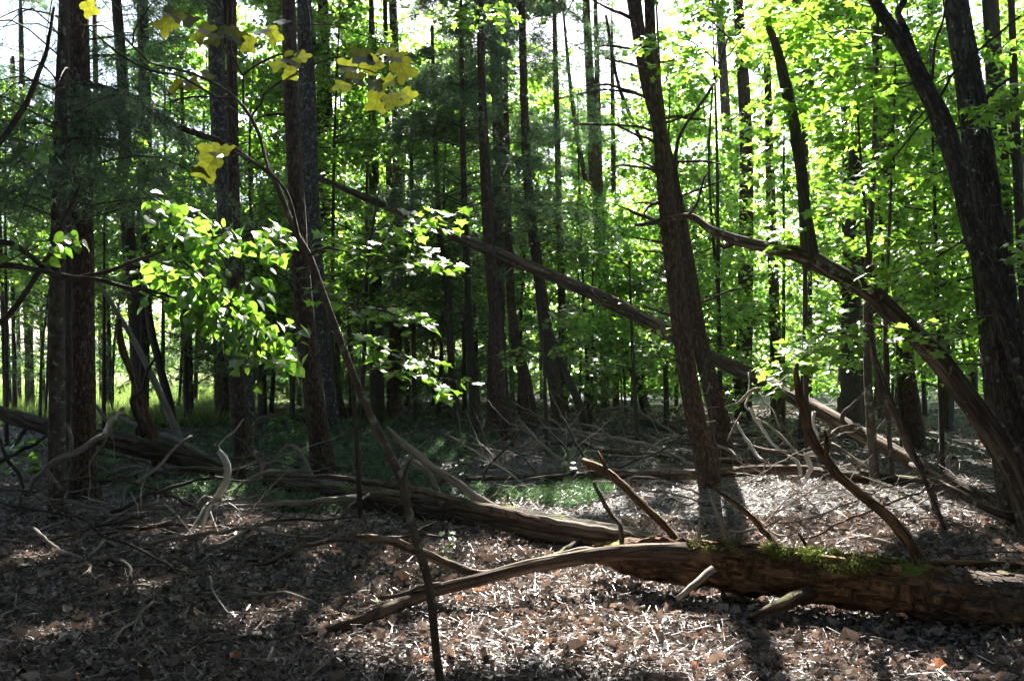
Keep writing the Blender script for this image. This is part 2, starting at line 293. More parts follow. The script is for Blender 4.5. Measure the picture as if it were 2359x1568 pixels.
def ground_mat():
    m, N, L = newmat('forest_floor')
    out = N.new('ShaderNodeOutputMaterial'); b = N.new('ShaderNodeBsdfPrincipled'); L.new(b.outputs[0], out.inputs[0]); b.inputs['Roughness'].default_value = .95; b.inputs['Specular IOR Level'].default_value = .1
    g = N.new('ShaderNodeNewGeometry')
    n1 = N.new('ShaderNodeTexNoise'); n1.inputs['Scale'].default_value = 22; n1.inputs['Detail'].default_value = 8; n1.inputs['Roughness'].default_value = .75; L.new(g.outputs['Position'], n1.inputs[0])
    r = ramp(N, [(.32, (.035,.025,.02)), (.5, (.095,.072,.058)), (.68, (.22,.175,.15))]); L.new(n1.outputs[0], r.inputs[0])
    vo = N.new('ShaderNodeTexVoronoi'); vo.inputs['Scale'].default_value = 30; L.new(g.outputs['Position'], vo.inputs[0])
    mxl = N.new('ShaderNodeMix'); mxl.data_type = 'RGBA'; mxl.blend_type = 'OVERLAY'; mxl.inputs[0].default_value = .6; L.new(r.outputs[0], mxl.inputs['A']); L.new(vo.outputs['Color'], mxl.inputs['B'])
    hs = N.new('ShaderNodeHueSaturation'); hs.inputs['Saturation'].default_value = .25; L.new(mxl.outputs['Result'], hs.inputs['Color'])
    # meadow beyond the wood on the left
    sx = N.new('ShaderNodeSeparateXYZ'); L.new(g.outputs['Position'], sx.inputs[0])
    ma = N.new('ShaderNodeMath'); ma.operation = 'MULTIPLY_ADD'; ma.inputs[1].default_value = .55; L.new(sx.outputs[0], ma.inputs[0]); L.new(sx.outputs[1], ma.inputs[2])
    n2 = N.new('ShaderNodeTexNoise'); n2.inputs['Scale'].default_value = .4; L.new(g.outputs['Position'], n2.inputs[0])
    ma2 = N.new('ShaderNodeMath'); ma2.operation = 'MULTIPLY_ADD'; ma2.inputs[1].default_value = 6; L.new(n2.outputs[0], ma2.inputs[0]); L.new(ma.outputs[0], ma2.inputs[2])
    xl = N.new('ShaderNodeMapRange'); xl.inputs['From Min'].default_value = 22; xl.inputs['From Max'].default_value = 25; L.new(ma2.outputs[0], xl.inputs[0])
    n3 = N.new('ShaderNodeTexNoise'); n3.inputs['Scale'].default_value = 3; n3.inputs['Detail'].default_value = 6; L.new(g.outputs['Position'], n3.inputs[0])
    r3 = ramp(N, [(.3, (.16,.2,.05)), (.7, (.3,.36,.12))]); L.new(n3.outputs[0], r3.inputs[0])
    lm = N.new('ShaderNodeMath'); lm.operation = 'MULTIPLY_ADD'; lm.inputs[1].default_value = 9; L.new(n2.outputs[0], lm.inputs[0]); L.new(sx.outputs[0], lm.inputs[2]); lf = N.new('ShaderNodeMapRange'); lf.inputs['From Min'].default_value = 1.0; lf.inputs['From Max'].default_value = -1.5; L.new(lm.outputs[0], lf.inputs[0])
    ml = N.new('ShaderNodeMath'); ml.operation = 'MULTIPLY'; L.new(xl.outputs[0], ml.inputs[0]); L.new(lf.outputs[0], ml.inputs[1])
    mx = N.new('ShaderNodeMix'); mx.data_type = 'RGBA'; L.new(ml.outputs[0], mx.inputs[0]); L.new(hs.outputs[0], mx.inputs['A']); L.new(r3.outputs[0], mx.inputs['B'])
    L.new(mx.outputs['Result'], b.inputs['Base Color'])
    bp = N.new('ShaderNodeBump'); bp.inputs['Strength'].default_value = 1; bp.inputs['Distance'].default_value = .03; L.new(n1.outputs[0], bp.inputs['Height']); L.new(bp.outputs[0], b.inputs['Normal'])
    return m
M['ground'] = ground_mat()

# ------------------------------------------------------------------ leaves
T_LOBE = (np.array([[0,0,0],[.32,.5,.02],[.52,.2,.05],[1,0,-.1],[.52,-.2,.05],[.32,-.5,.02]]), np.array([[0,2,1],[0,3,2],[0,4,3],[0,5,4]]))
T_MAPLE = (np.array([[0,0,0],[.05,.42,.0],[.26,.3,.03],[.5,.6,-.04],[.56,.24,.04],[1,0,-.12],[.56,-.24,.04],[.5,-.6,-.04],[.26,-.3,.03],[.05,-.42,0]]),
           np.array([[0,2,1],[0,4,2],[2,4,3],[0,6,4],[4,6,5],[0,8,6],[6,8,7],[0,9,8]]))
T_QUAD = (np.array([[0,0,0],[.5,.38,.04],[1,0,-.06],[.5,-.38,.04]]), np.array([[0,2,1],[0,3,2]]))
def frames(n, rng, tilt=.5, droop=.3, head=None):
    a = rng.uniform(0, 2 * math.pi, n) if head is None else head
    d = rng.normal(droop, .3, n); dirv = np.stack([np.cos(a) * np.cos(d), np.sin(a) * np.cos(d), -np.sin(d)], 1)
    up = np.stack([rng.normal(0, tilt, n), rng.normal(0, tilt, n), np.ones(n)], 1)
    s = np.cross(up, dirv); s /= np.linalg.norm(s, axis=1)[:, None] + 1e-9
    return dirv, s, np.cross(dirv, s)
def scatter_mesh(name, P, size, tmpl, rng, origin=(0,0,0), tilt=.5, droop=.3, curl=1.0, rnd=None, smooth=True, fr=None):
    tv, tf = tmpl; n = len(P); A, S, N = fr if fr is not None else frames(n, rng, tilt, droop); size = np.broadcast_to(size, (n,))[:, None, None]
    V = P[:, None, :] + size * (tv[None, :, :1] * A[:, None] + tv[None, :, 1:2] * S[:, None] + curl * tv[None, :, 2:] * N[:, None])
    Fc = (np.arange(n)[:, None, None] * len(tv) + tf[None]).reshape(-1, 3)
    r = np.repeat(rng.random(n) if rnd is None else rnd, len(tv))
    return mesh(name, V.reshape(-1, 3) - np.asarray(origin), Fc, {'rnd': r}, smooth)
def leaf_mesh(name, outline, cup=.1, fold=.12, stem=.35, grid=2):
    """one leaf: blade from an outline with a fold along its midrib, plus a thin stalk"""
    o = np.array(outline, float); V = [[.0, 0, 0], [.33, 0, 0], [.66, 0, 0]]; T = []
    top = [k for k in range(len(o))]
    for x, y in o: V.append([x, y, 0])
    V = np.array(V); n0 = 3; n = len(o)
    pc = 0
    for k in range(n - 1):
        m = (o[k][0] + o[k + 1][0]) / 2; c = 0 if m < .3 else (1 if m < .62 else 2)
        if c != pc:
            st = 1 if c > pc else -1
            for q in range(pc, c, st): T.append((q, n0 + k, q + st))
        pc = c; T.append((c, n0 + k, n0 + k + 1))
    V[:, 2] = fold * np.abs(V[:, 1]) - cup * V[:, 0] ** 2
    b = len(V); V = np.vstack([V, [[-stem, -.008, .02], [-stem, .008, .02], [0.02, .01, .0], [0.02, -.01, .0]]]); T += [(b, b + 1, b + 2), (b, b + 2, b + 3)]
    return mesh(name, V, np.array(T), None, False)
def sym(h): return [(x, y) for x, y in h] + [(x, -y) for x, y in reversed(h) if abs(y) > 1e-6]
MAPLE_O = sym([(0,.02),(-.06,.2),(.0,.42),(.14,.36),(.2,.27),(.34,.42),(.42,.66),(.5,.5),(.62,.52),(.58,.24),(.72,.2),(.76,.1),(1,0)])
TULIP_O = sym([(0,.03),(-.03,.25),(.1,.46),(.34,.5),(.42,.36),(.55,.36),(.72,.5),(.95,.44),(.9,.2),(.82,0)])
HEART_O = sym([(.04,.02),(-.07,.14),(-.06,.32),(.08,.46),(.3,.5),(.52,.42),(.74,.24),(.9,.08),(1,0)])
LM = {'maple': [leaf_mesh('maple_leaf', MAPLE_O, .08 + .1 * k, .05 + .09 * k, .5) for k in range(3)],
      'tulip': [leaf_mesh('tulip_leaf', TULIP_O, .12 + .15 * k, .05 + .12 * k, .6) for k in range(3)],
      'heart': [leaf_mesh('heart_leaf', HEART_O, .1 + .12 * k, .08 + .12 * k, .25) for k in range(3)]}
for k, ms in LM.items():
    for me in ms: me.materials.append(M[k])
from mathutils import Matrix
def put_leaf(kind, parent, p, d, up, size, rng, name='leaf'):
    d = Vector(d).normalized(); up = Vector(up); s = up.cross(d)
    if s.length < 1e-4: s = Vector((1, 0, 0))
    s.normalize(); n = d.cross(s)
    o = bpy.data.objects.new(name, LM[kind][rng.integers(3)]); COL.objects.link(o); o.parent = parent
    loc = Vector(p) - parent.location
    o.matrix_local = Matrix(((d.x * size, s.x * size, n.x * size, loc.x), (d.y * size, s.y * size, n.y * size, loc.y), (d.z * size, s.z * size, n.z * size, loc.z), (0, 0, 0, 1)))
    return o
def path3(P, d0=None):
    """rows (x, y, w, d) in picture units -> x, y, z, radius; d None is interpolated"""
    P = [tuple(p) + ((d0,) if len(p) == 3 else ()) for p in P]
    di = [i for i, p in enumerate(P) if p[3] is not None]; dd = np.interp(range(len(P)), di, [P[i][3] for i in di])
    return np.array([[*at(p[0], p[1], d), p[2] * d / (2 * F)] for p, d in zip(P, dd)])
def gpath(P, w_end=None, lift=.01):
    """rows (x, y, w[, lift]) lying on the forest floor"""
    out = []
    for p in P:
        q = gp(p[0], p[1]); r = p[2] * q[1] / (2 * F); q[2] += r * .6 + (p[3] if len(p) > 3 else lift); out.append([*q, r])
    return np.array(out)

# ------------------------------------------------------------------ the ground
xs = np.r_[-900, -400, -200, -100, -60, -40, -28, -20, np.arange(-15, -6, .5), np.arange(-6, 6, .07), np.arange(6, 15, .5), 15, 20, 28, 40, 60, 100, 200, 400, 900]
ys = np.r_[-900, -300, -100, -40, -20, -10, -4, 0, 2, np.arange(3, 12, .07), np.arange(12, 22, .3), np.arange(22, 40, 1.0), 42, 50, 60, 80, 120, 200, 400, 1200]
GX, GY = np.meshgrid(xs, ys); gx, gy = GX.ravel(), GY.ravel(); fade = np.clip((60 - np.hypot(gx, gy)) / 20, 0, 1)
gzz = gz(gx, gy) * fade + .012 * fbm(np.stack([gx * 7, gy * 7, 0 * gx], 1), 12, 2) * (np.hypot(gx, gy) < 14)
nx = len(xs); ii = (np.arange(len(ys) - 1)[:, None] * nx + np.arange(nx - 1)[None]).ravel()
g = link('ground', mesh('ground', np.stack([gx, gy, gzz], 1), np.stack([ii, ii + 1, ii + nx + 1, ii + nx], 1)), M['ground'])
tag(g, 'brown forest floor under the trees with meadow beyond', 'ground', kind='structure')

# ------------------------------------------------------------------ trees: trunk, limbs, crowns
def limb_leaves(C, n, rng, wid=.3, t0=.25, vz=.06, droop=.12):
    """leaf positions in flat sprays along a limb"""
    t = t0 + (1 - t0) * rng.random(n); k = t * (len(C) - 1); i = np.minimum(k.astype(int), len(C) - 2); f = (k - i)[:, None]
    p = C[i, :3] * (1 - f) + C[i + 1, :3] * f; D = C[-1, :3] - C[0, :3]; s = np.array([-D[1], D[0], 0]); s /= np.linalg.norm(s) + 1e-6
    o = rng.normal(0, wid, n) * (1.15 - .6 * t); p = p + s[None] * o[:, None]; p[:, 2] += rng.normal(0, vz, n) - droop * np.abs(o)
    return p + rng.normal(0, .05, (n, 3))
def crown_of(axis, rng, z0, z1, nlimb, length, nleaf, wid=.35, up=.25, mb=None, limb_r=.02, az=None, taper=.5):
    """limbs from the trunk axis (rows x,y,z,r); returns leaf points, adds limb tubes to mb"""
    out = []; Cs = []
    for k in range(nlimb):
        z = rng.uniform(z0, z1); b = np.array([np.interp(z, axis[:, 2], axis[:, j]) for j in range(3)]); a = rng.uniform(0, 2 * math.pi) if az is None else rng.normal(*az)
        L = length * rng.uniform(.55, 1.15) * (1 - taper * (z - z0) / max(z1 - z0, .1)); h = rng.normal(up, .18)
        d = np.array([math.cos(a), math.sin(a), 0]); e = b + d * L + np.array([0, 0, h * L]); m = b + d * L * .5 + np.array([0, 0, h * L * .75])
        r = limb_r * L / max(length, .1)
        C = spline(np.array([[*b, r], [*m, r * .7], [*e, r * .25]]), .35)
        Cs.append(C)
        out.append(limb_leaves(C, int(nleaf * rng.uniform(.6, 1.4)), rng, wid * L / length))
    if mb is not None:
        lt = lit(np.vstack([C[:, :3] for C in Cs]), False); q = 0
        for k, C in enumerate(Cs):
            if lt[q:q + len(C)].mean() < .34: mb.tube(C[:, :4], 4, .5, seed=k, tip=True)
            q += len(C)
    return np.vstack(out)
def axis_from(P, H=None, flare=1.35):
    A = np.array(P)
    g0 = gz1(A[0, 0], A[0, 1]); dz = A[0, 2] - (g0 - .08)
    if dz > .02:
        d = (A[1, :3] - A[0, :3]); d = d / max(abs(d[2]), .2)
        A = np.vstack([[*(A[0, :3] - d * dz), A[0, 3] * 1.03], A])
    if H and A[-1, 2] < H:
        d = A[-1, :3] - A[-2, :3]; d /= np.linalg.norm(d); d = d * .7 + np.array([0, 0, .3]); d /= d[2]; z = A[-1, 2]; r = A[-1, 3]
        for t in (.33, .66, 1): A = np.vstack([A, [*(A[-1, :3] + d * (H - z) / 3), r * (1 - .75 * t)]])
    b = A[0].copy(); b2 = b.copy(); nxt = A[1]
    if flare > 1:
        f = min(.35 / max(nxt[2] - b[2], .36), .9); mid = b * (1 - f) + nxt * f; A = np.vstack([[*b[:3], b[3] * flare], mid, A[1:]])
    return A
def needles(P, D, rng, per=7, ln=.085, wd=.011, spread=.75):
    n = len(P) * per; p = np.repeat(P, per, 0) + rng.normal(0, .02, (n, 3)); d = np.repeat(D, per, 0) + rng.normal(0, spread, (n, 3)); d /= np.linalg.norm(d, axis=1)[:, None]
    s = np.cross(d, rng.normal(0, 1, (n, 3))); s /= np.linalg.norm(s, axis=1)[:, None] + 1e-6; l = ln * rng.uniform(.6, 1.3, n)[:, None]
    V = np.stack([p - s * wd * .5, p + s * wd * .5, p + d * l], 1).reshape(-1, 3)
    return V, np.arange(3 * n).reshape(-1, 3), np.repeat(np.repeat(rng.random(len(P)), per), 3)
def conifer_foliage(axis, rng, z0, z1, nb, L, ntuft, mb, droop=.35, per=7, ln=.09, az=None, wd=.011, bare=0.3):
    PP, DD = [], []
    for k in range(nb):
        z = rng.uniform(z0, z1); b = np.array([np.interp(z, axis[:, 2], axis[:, j]) for j in range(3)]); a = rng.uniform(0, 6.283) if az is None else rng.normal(*az)
        l = L * rng.uniform(.5, 1.1) * (1.1 - .55 * (z - z0) / max(z1 - z0, .1)); d = np.array([math.cos(a), math.sin(a), 0])
        q = np.array([[*b, .012], [*(b + d * l * .5 + [0, 0, .12 * l]), .008], [*(b + d * l + [0, 0, -droop * l * rng.uniform(.2, 1)]), .003]])
        C = spline(q, .2); mb.tube(C, 4, .3, seed=k, tip=True)
        n = ntuft; t = bare + (1 - bare) * rng.random(n); kk = t * (len(C) - 1); i = np.minimum(kk.astype(int), len(C) - 2); f = (kk - i)[:, None]
        p = C[i, :3] * (1 - f) + C[i + 1, :3] * f; s = np.array([-d[1], d[0], 0]); o = rng.normal(0, .22 * l, n) * (1.2 - .7 * t)
        p = p + s * o[:, None]; p[:, 2] += -.25 * np.abs(o) + rng.normal(0, .05, n)
        dd = d[None] * .6 + s[None] * np.sign(o)[:, None] * .5 + np.array([0, 0, -.35]); PP.append(p); DD.append(dd)
    P, D = np.vstack(PP), np.vstack(DD); k = ~lit(P, False); P, D = P[k], D[k]
    return needles(P, D, rng, per, ln, wd=wd)
def bare_twigs(axis, mb, rng, z0, z1, n, L, r=.008):
    for k in range(n):
        z = rng.uniform(z0, z1); b = np.array([np.interp(z, axis[:, 2], axis[:, j]) for j in range(3)]); a = rng.uniform(0, 6.283); l = L * rng.uniform(.3, 1); d = np.array([math.cos(a), math.sin(a), 0])
        e = b + d * l + [0, 0, l * rng.normal(-.05, .25)]; mb.tube(np.array([[*b, r], [*(b + (e - b) * .5 + [0, 0, .08 * l]), r * .7], [*e, r * .3]]), 4, .25, seed=k, crook=.03, tip=True)
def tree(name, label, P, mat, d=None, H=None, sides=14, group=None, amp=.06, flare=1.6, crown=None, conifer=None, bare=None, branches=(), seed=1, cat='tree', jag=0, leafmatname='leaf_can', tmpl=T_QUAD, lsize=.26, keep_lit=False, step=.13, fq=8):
    rng = np.random.default_rng(seed); A = path3(P, d); H = max(H, 1.9 + .41 * A[0, 1] + 4) if (H and crown and crown.get('nlimb', 0) > 9) else H; A = axis_from(A, H, flare); base = np.array([A[0, 0], A[0, 1], gz1(A[0, 0], A[0, 1])])
    root = empty(name, base, label, cat, group); mb = MB(); C = mb.tube(A, sides, step, amp, fq, 2.2, seed, jag=jag)
    cr = None
    if crown:
        hid = min(1.9 + .41 * A[0, 1], C[-1, 2] - 2.2); crown = dict(crown, z0=max(crown['z0'], hid)); crown['z1'] = max(crown['z1'], C[-1, 2], crown['z0'] + 1)
        P_ = crown_of(C, rng, mb=mb, **crown); P_ = P_ if keep_lit else P_[~lit(P_)]
        cr = scatter_mesh('crown', P_, lsize * rng.uniform(.7, 1.3, len(P_)), tmpl, rng, base)
    if conifer:
        V, Fc, r = conifer_foliage(C, rng, mb=mb, **conifer); cn = mesh('crown', V - base, Fc, {'rnd': r}, False)
        link('crown', cn, M['needle'], root)
    if bare: bare_twigs(C, mb, rng, **bare)
    link('trunk', mb.build('trunk', base), mat, root)
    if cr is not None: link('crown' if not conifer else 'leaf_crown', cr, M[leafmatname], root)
    for k, b in enumerate(branches):
        bm = MB(); bm.tube(path3(b, None if len(b[0]) == 4 else d), 7, .08, .08, 6, 3, seed + k, crook=.012, tip=True); link('branch', bm.build('branch', base), mat, root)
    return root, C
TALL = dict(nlimb=12, length=3.2, nleaf=330, wid=.7, up=.3, limb_r=.032)
# left group
limbT2 = [[(185,190,20,9.4),(253,210,18,9.1),(300,222,18,8.9),(365,266,16,8.8),(433,303,15,8.7),(523,336,13,8.6),(580,372,9,8.5),(640,410,6,8.4)]]
tree('tree', 'slim smooth grey trunk, leftmost of the two standing close together by the left edge', [(133,1195,44),(132,1000,38),(131,700,34),(139,300,29),(149,0,25)], M['smooth'], d=8.6, H=11, seed=2, crown=dict(TALL, z0=6, z1=11), conifer=dict(z0=2.8, z1=5.6, nb=40, L=1.7, ntuft=150, per=7, ln=.07, wd=.009, bare=.1))
tree('pine_tree', 'dark rough-barked pine just beside the slim smooth trunk at left', [(192,1172,62),(192,1000,56),(191,700,50),(186,300,48),(181,0,44)], M['pine'], d=9.4, H=13, seed=3, crown=dict(TALL, z0=7, z1=13), branches=limbT2, conifer=dict(z0=3.0, z1=6.2, nb=34, L=2.0, ntuft=150, per=7, ln=.07, wd=.009, bare=.1))
tree('tree', 'thin dark trunk half hidden behind the rough pine at left', [(160,1010,24),(158,800,22),(160,500,20),(165,200,18)], M['dark'], d=13.5, H=9, seed=4, sides=10, crown=dict(TALL, z0=5, z1=9, length=2.4))
tree('tree', 'straight dark trunk rising behind the broken orange snag at left', [(330,1003,38),(322,900,35),(310,700,32),(293,500,30),(283,200,25),(268,0,22)], M['dark'], d=16.5, H=13, seed=5, crown=dict(TALL, z0=6.5, z1=13), conifer=dict(z0=4.5, z1=9, nb=22, L=1.6, ntuft=50, per=6, ln=.09, wd=.012))
tree('tree', 'slender leaning trunk at left, against the bright meadow', [(398,985,22),(390,930,20),(365,830,18),(345,740,17),(335,600,15),(330,400,13)], M['dark'], d=18.5, H=9, seed=6, sides=10, crown=dict(TALL, z0=5, z1=9, length=2.2))
tree('pine_tree', 'straight brown trunk standing in front of the thick lichen-grey trunk', [(562,1085,42),(552,950,40),(545,850,36),(540,600,29),(537,300,25),(533,0,22)], M['pine'], d=11.9, H=12, seed=7, crown=dict(TALL, z0=7, z1=12))
tree('tree', 'thick lichen-grey trunk behind a slimmer brown trunk', [(580,1035,34),(565,900,34),(535,650,36),(520,480,38),(505,300,38),(495,0,36)], M['lichen'], d=14.6, H=14, seed=8, crown=dict(TALL, z0=8, z1=14))
tree('pine_tree', 'dark pine with rough bark and a white blaze, between left leaves and middle maple', [(747,1098,60),(735,1000,50),(715,850,46),(695,650,42),(680,400,36),(670,200,34),(665,0,30)], M['pine'], d=11.4, H=14, seed=9, crown=dict(TALL, z0=8, z1=14), sides=18,
     branches=[[(690,560,7,11.4),(640,530,5,11.2),(600,545,3,11)],[(700,720,6,11.4),(660,640,5,11.2),(630,625,3,11)],[(668,270,8,11.4),(640,262,6,11.3),(600,270,4,11.2),(575,300,3,11.1)]])
tree('tree', 'tall lichen-spotted grey trunk right behind the dark middle-left pine', [(770,1000,34),(755,880,34),(735,700,38),(720,550,41),(712,400,41),(708,200,38),(700,0,33)], M['lichen'], d=16.2, H=15, seed=10, crown=dict(TALL, z0=8, z1=15))
tree('tree', 'slim brown trunk to the right of the lichen-spotted grey trunk', [(790,965,20),(760,800,19),(740,500,18),(738,300,18),(741,0,17)], M['pinered'], d=20.5, H=14, seed=11, sides=10, crown=dict(TALL, z0=8, z1=14))
# middle
DT = dict(z0=.8, z1=6, n=34, L=1.5)
tree('pine_tree', 'tall reddish pine crossed by the long leaning dead trunk', [(1172,1012,38),(1155,900,33),(1143,750,29),(1125,550,25),(1113,300,20),(1107,60,17),(1104,-60,15)], M['pinered'], d=16.3, H=13, seed=12, bare=DT, crown=dict(TALL, z0=9.5, z1=13), conifer=dict(z0=7, z1=12, nb=20, L=1.8, ntuft=90, per=6, ln=.1, wd=.013))
CED = dict(z0=3.0, z1=8.5, nb=60, L=2.0, ntuft=110, per=7, ln=.1, wd=.013, bare=.2)
tree('cedar_tree', 'narrow dark conifer just left of the tall reddish pine', [(1098,1006,24),(1083,800,19),(1075,600,16),(1068,400,14),(1063,80,10)], M['dark'], d=17.0, H=9, seed=13, sides=10, bare=DT, conifer=CED)
tree('cedar_tree', 'dark conifer with sparse branches behind the maple sapling', [(1054,985,20),(1040,850,17),(1030,650,16),(1010,500,13),(995,60,8)], M['dark'], d=18.8, H=8.5, seed=14, sides=10, bare=DT, conifer=dict(CED, z1=8))
tree('cedar_tree', 'thin dark conifer, leftmost of the conifers in the middle', [(957,978,12),(953,800,11),(949,652,10),(948,300,7)], M['dark'], d=19.8, H=7.5, seed=15, sides=8, bare=DT, conifer=dict(CED, z0=2.5, z1=7, L=1.7))
tree('pine_tree', 'shaggy dark pine with green needle sprays in the very middle', [(1292,988,40),(1280,900,32),(1255,750,29),(1240,620,26),(1220,470,22),(1210,300,20),(1203,60,17)], M['pinered'], d=18.6, H=13, seed=16, bare=DT, conifer=dict(CED, z0=3.5, z1=12, nb=60, L=2.3))
tree('tree', 'blackish trunk leaning left across the middle pine', [(1353,992,22),(1334,930,20),(1305,862,18),(1277,797,17),(1255,706,15),(1238,600,12),(1228,520,9)], M['dark'], d=17.8, H=6, seed=17, sides=10, bare=DT)
tree('pine_tree', 'thick reddish trunk base between the two middle pines', [(1222,980,42),(1208,869,30),(1190,797,25),(1178,700,21),(1172,560,18),(1168,380,15)], M['pinered'], d=19.4, H=11, seed=18, bare=DT, conifer=dict(CED, z0=4.5, z1=10.5, nb=40))
tree('sapling', 'thin straight dark sapling right of the middle pine', [(1358,965,9),(1350,800,8),(1342,620,6),(1334,430,5),(1332,300,4)], M['dark'], d=21.5, H=8, seed=19, sides=7, bare=dict(z0=1, z1=7, n=16, L=1))
tree('tree', 'tall leaning grey tree behind the right pair of pines', [(1492,955,24),(1470,880,22),(1439,797,19),(1406,681,15),(1378,542,13),(1349,415,12),(1329,307,11),(1312,180,9)], M['dark'], d=23, H=12, seed=20, sides=10, crown=dict(TALL, z0=9.5, z1=12, nlimb=5))
tw = [(1363,0,3,12.2),(1406,22,7,12.3),(1455,42,10,12.4)], [(1378,108,3,12.6),(1406,106,5,12.7),(1462,114,6,12.8)]
br12b = [list(tw[0]), list(tw[1]), [(1345,199,3,12.2),(1403,195,6,12.4),(1439,206,7,12.7),(1492,224,8,13)], [(1327,218,3,13),(1385,209,5,13),(1439,209,5,13),(1492,226,6,13)],
         [(1327,289,3,12.4),(1349,285,5,12.5),(1414,288,6,12.7),(1457,289,6,12.9),(1508,302,7,13)], [(1533,273,6,13),(1565,267,7,13),(1587,274,6,13),(1623,276,4,13)],
         [(1533,283,6,13),(1565,273,5,12.9),(1598,260,5,12.8),(1637,238,3,12.7)], [(1552,379,7,13),(1565,372,7,12.9),(1612,372,6,12.8),(1659,376,4,12.7)], [(1558,457,6,13),(1594,442,6,12.9),(1637,426,5,12.8),(1673,415,3,12.7)],
         [(1600,701,6,13.2),(1645,685,6,13.1),(1688,669,5,13),(1724,663,3,13)]]
br12a = [[(1392,134,3,9.6),(1432,144,5,9.7),(1471,152,6,9.8),(1500,168,6,10)], [(1421,289,4,9.6),(1457,307,6,9.7),(1493,321,7,9.9),(1522,336,8,10)], [(1399,390,3,9.6),(1432,381,5,9.7),(1475,385,6,9.8),(1500,390,7,9.9),(1534,421,8,10)],
         [(1455,365,3,9.7),(1479,372,5,9.8),(1522,393,6,10)], [(1512,146,5,10),(1547,139,6,9.9),(1569,144,5,9.8)], [(1461,469,3,9.7),(1493,466,5,9.8),(1532,470,6,10)], [(1479,505,4,9.6),(1493,477,7,9.8),(1532,464,8,10)],
         [(1453,545,3,9.7),(1493,552,5,9.8),(1540,562,6,10)], [(1432,476,4,9.5),(1464,490,8,9.6),(1504,508,9,9.8),(1540,527,9,10)], [(1479,578,3,9.8),(1543,583,5,10)], [(1507,625,3,9.8),(1550,640,5,10)], [(1479,669,3,9.8),(1552,670,4,10)],
         [(1468,699,3,9.7),(1511,714,6,9.8),(1562,730,7,10)], [(1504,819,3,9.7),(1540,824,4,9.8),(1580,835,5,10)]]
tree('pine_tree', 'front trunk of the right pair of pines, with many dead snags', [(1637,1132,56),(1620,1040,50),(1600,950,46),(1575,800,43),(1550,600,41),(1530,400,37),(1510,200,29),(1500,100,26),(1496,0,24),(1492,-60,23)], M['pinered'], d=10.0, H=13, seed=21, sides=20, branches=br12a, crown=dict(TALL, z0=8.5, z1=13))
tree('pine_tree', 'rear trunk of the right pair of pines', [(1672,1060,46),(1655,960,42),(1640,900,40),(1615,800,38),(1590,650,36),(1560,480,35),(1520,300,31),(1492,200,30),(1475,100,31),(1460,0,33),(1452,-60,33)], M['pinered'], d=13.0, H=14, seed=22, sides=16, branches=br12b, crown=dict(TALL, z0=9, z1=14))
tree('tree', 'slender sapling leaning left behind the right pair of pines', [(1560,560,10,19.5),(1508,379,10,19.5),(1486,343,10,19.5),(1446,253,9,19.5),(1421,180,8,19.5),(1396,36,7,19.5)], M['pinered'], H=9, seed=23, sides=8, flare=1.0)
# right
T15 = [(2392,1215,84,7.6),(2355,1120,76,7.7),(2312,1035,68,7.8),(2222,905,58,7.95),(2150,815,56,8.05),(2059,725,52,8.15),(2005,674,48,8.2),(1915,623,47,8.25),(1856,590,44,8.3),(1800,576,32,8.3),(1735,562,28,8.35),(1691,551,26,8.4),(1637,530,20,8.5),(1598,500,15,8.6),(1565,499,14,8.7),(1529,506,12,8.75),(1493,515,11,8.8),(1464,519,8,8.85)]
rt, CC = tree('leaning_dead_tree', 'dead leaning tree arching left from the right edge, broken stub standing on it', [(a, b, w_ * (.88 if a > 1880 else .95), d_) for a, b, w_, d_ in T15], M['deadbrown'], seed=24, sides=18, flare=1.1, amp=.16, jag=.8, step=.05)
for (nm, pp, mt, sd) in [('stub', [(1866,594,40,8.29),(1864,568,37,8.27),(1853,480,28,8.28),(1843,370,27,8.26),(1826,270,26,8.22),(1803,165,24,8.2),(1785,100,19,8.2),(1771,62,15,8.2)], 'dark', 3), ('branch', [(1848,400,16,8.27),(1833,350,14,8.2),(1824,325,9,8.15)], 'dark', 4),
                     ('branch', [(1594,502,9,8.6),(1590,492,8,8.55),(1606,470,6,8.5),(1622,410,5,8.5),(1632,395,3,8.5)], 'deadbrown', 5), ('branch', [(2010,680,16,8.2),(2004,668,12,8.1)], 'deadpale', 6), ('branch', [(1690,560,14,8.4),(1668,570,10,8.4),(1655,562,5,8.4)], 'deadbrown', 7)]:
    bm = MB(); bm.tube(path3(pp), 14, .06, .12, 8, 4, sd, jag=1.6); o = link(nm, bm.build(nm, rt.location), M[mt], rt)
    if nm == 'stub': o['label'] = 'dark upright broken stub'
tree('maple_tree', 'thick furrowed dark trunk at the right edge of the frame', [(2385,1290,118),(2370,1200,108),(2342,1050,100),(2315,850,94),(2290,650,84),(2265,450,70),(2245,280,62),(2226,150,55),(2200,0,52),(2192,-60,50)], M['maplebark'], d=8.3, H=13, seed=25, sides=36, amp=.1, fq=34, crown=dict(TALL, z0=7.5, z1=13),
     branches=[[(2150,260,8,8.2),(2160,235,7,8.2),(2204,159,7,8),(2276,97,6,7.8),(2348,40,5,7.6)], [(2262,240,9,8.3),(2300,200,8,8.3),(2345,170,5,8.3)]])
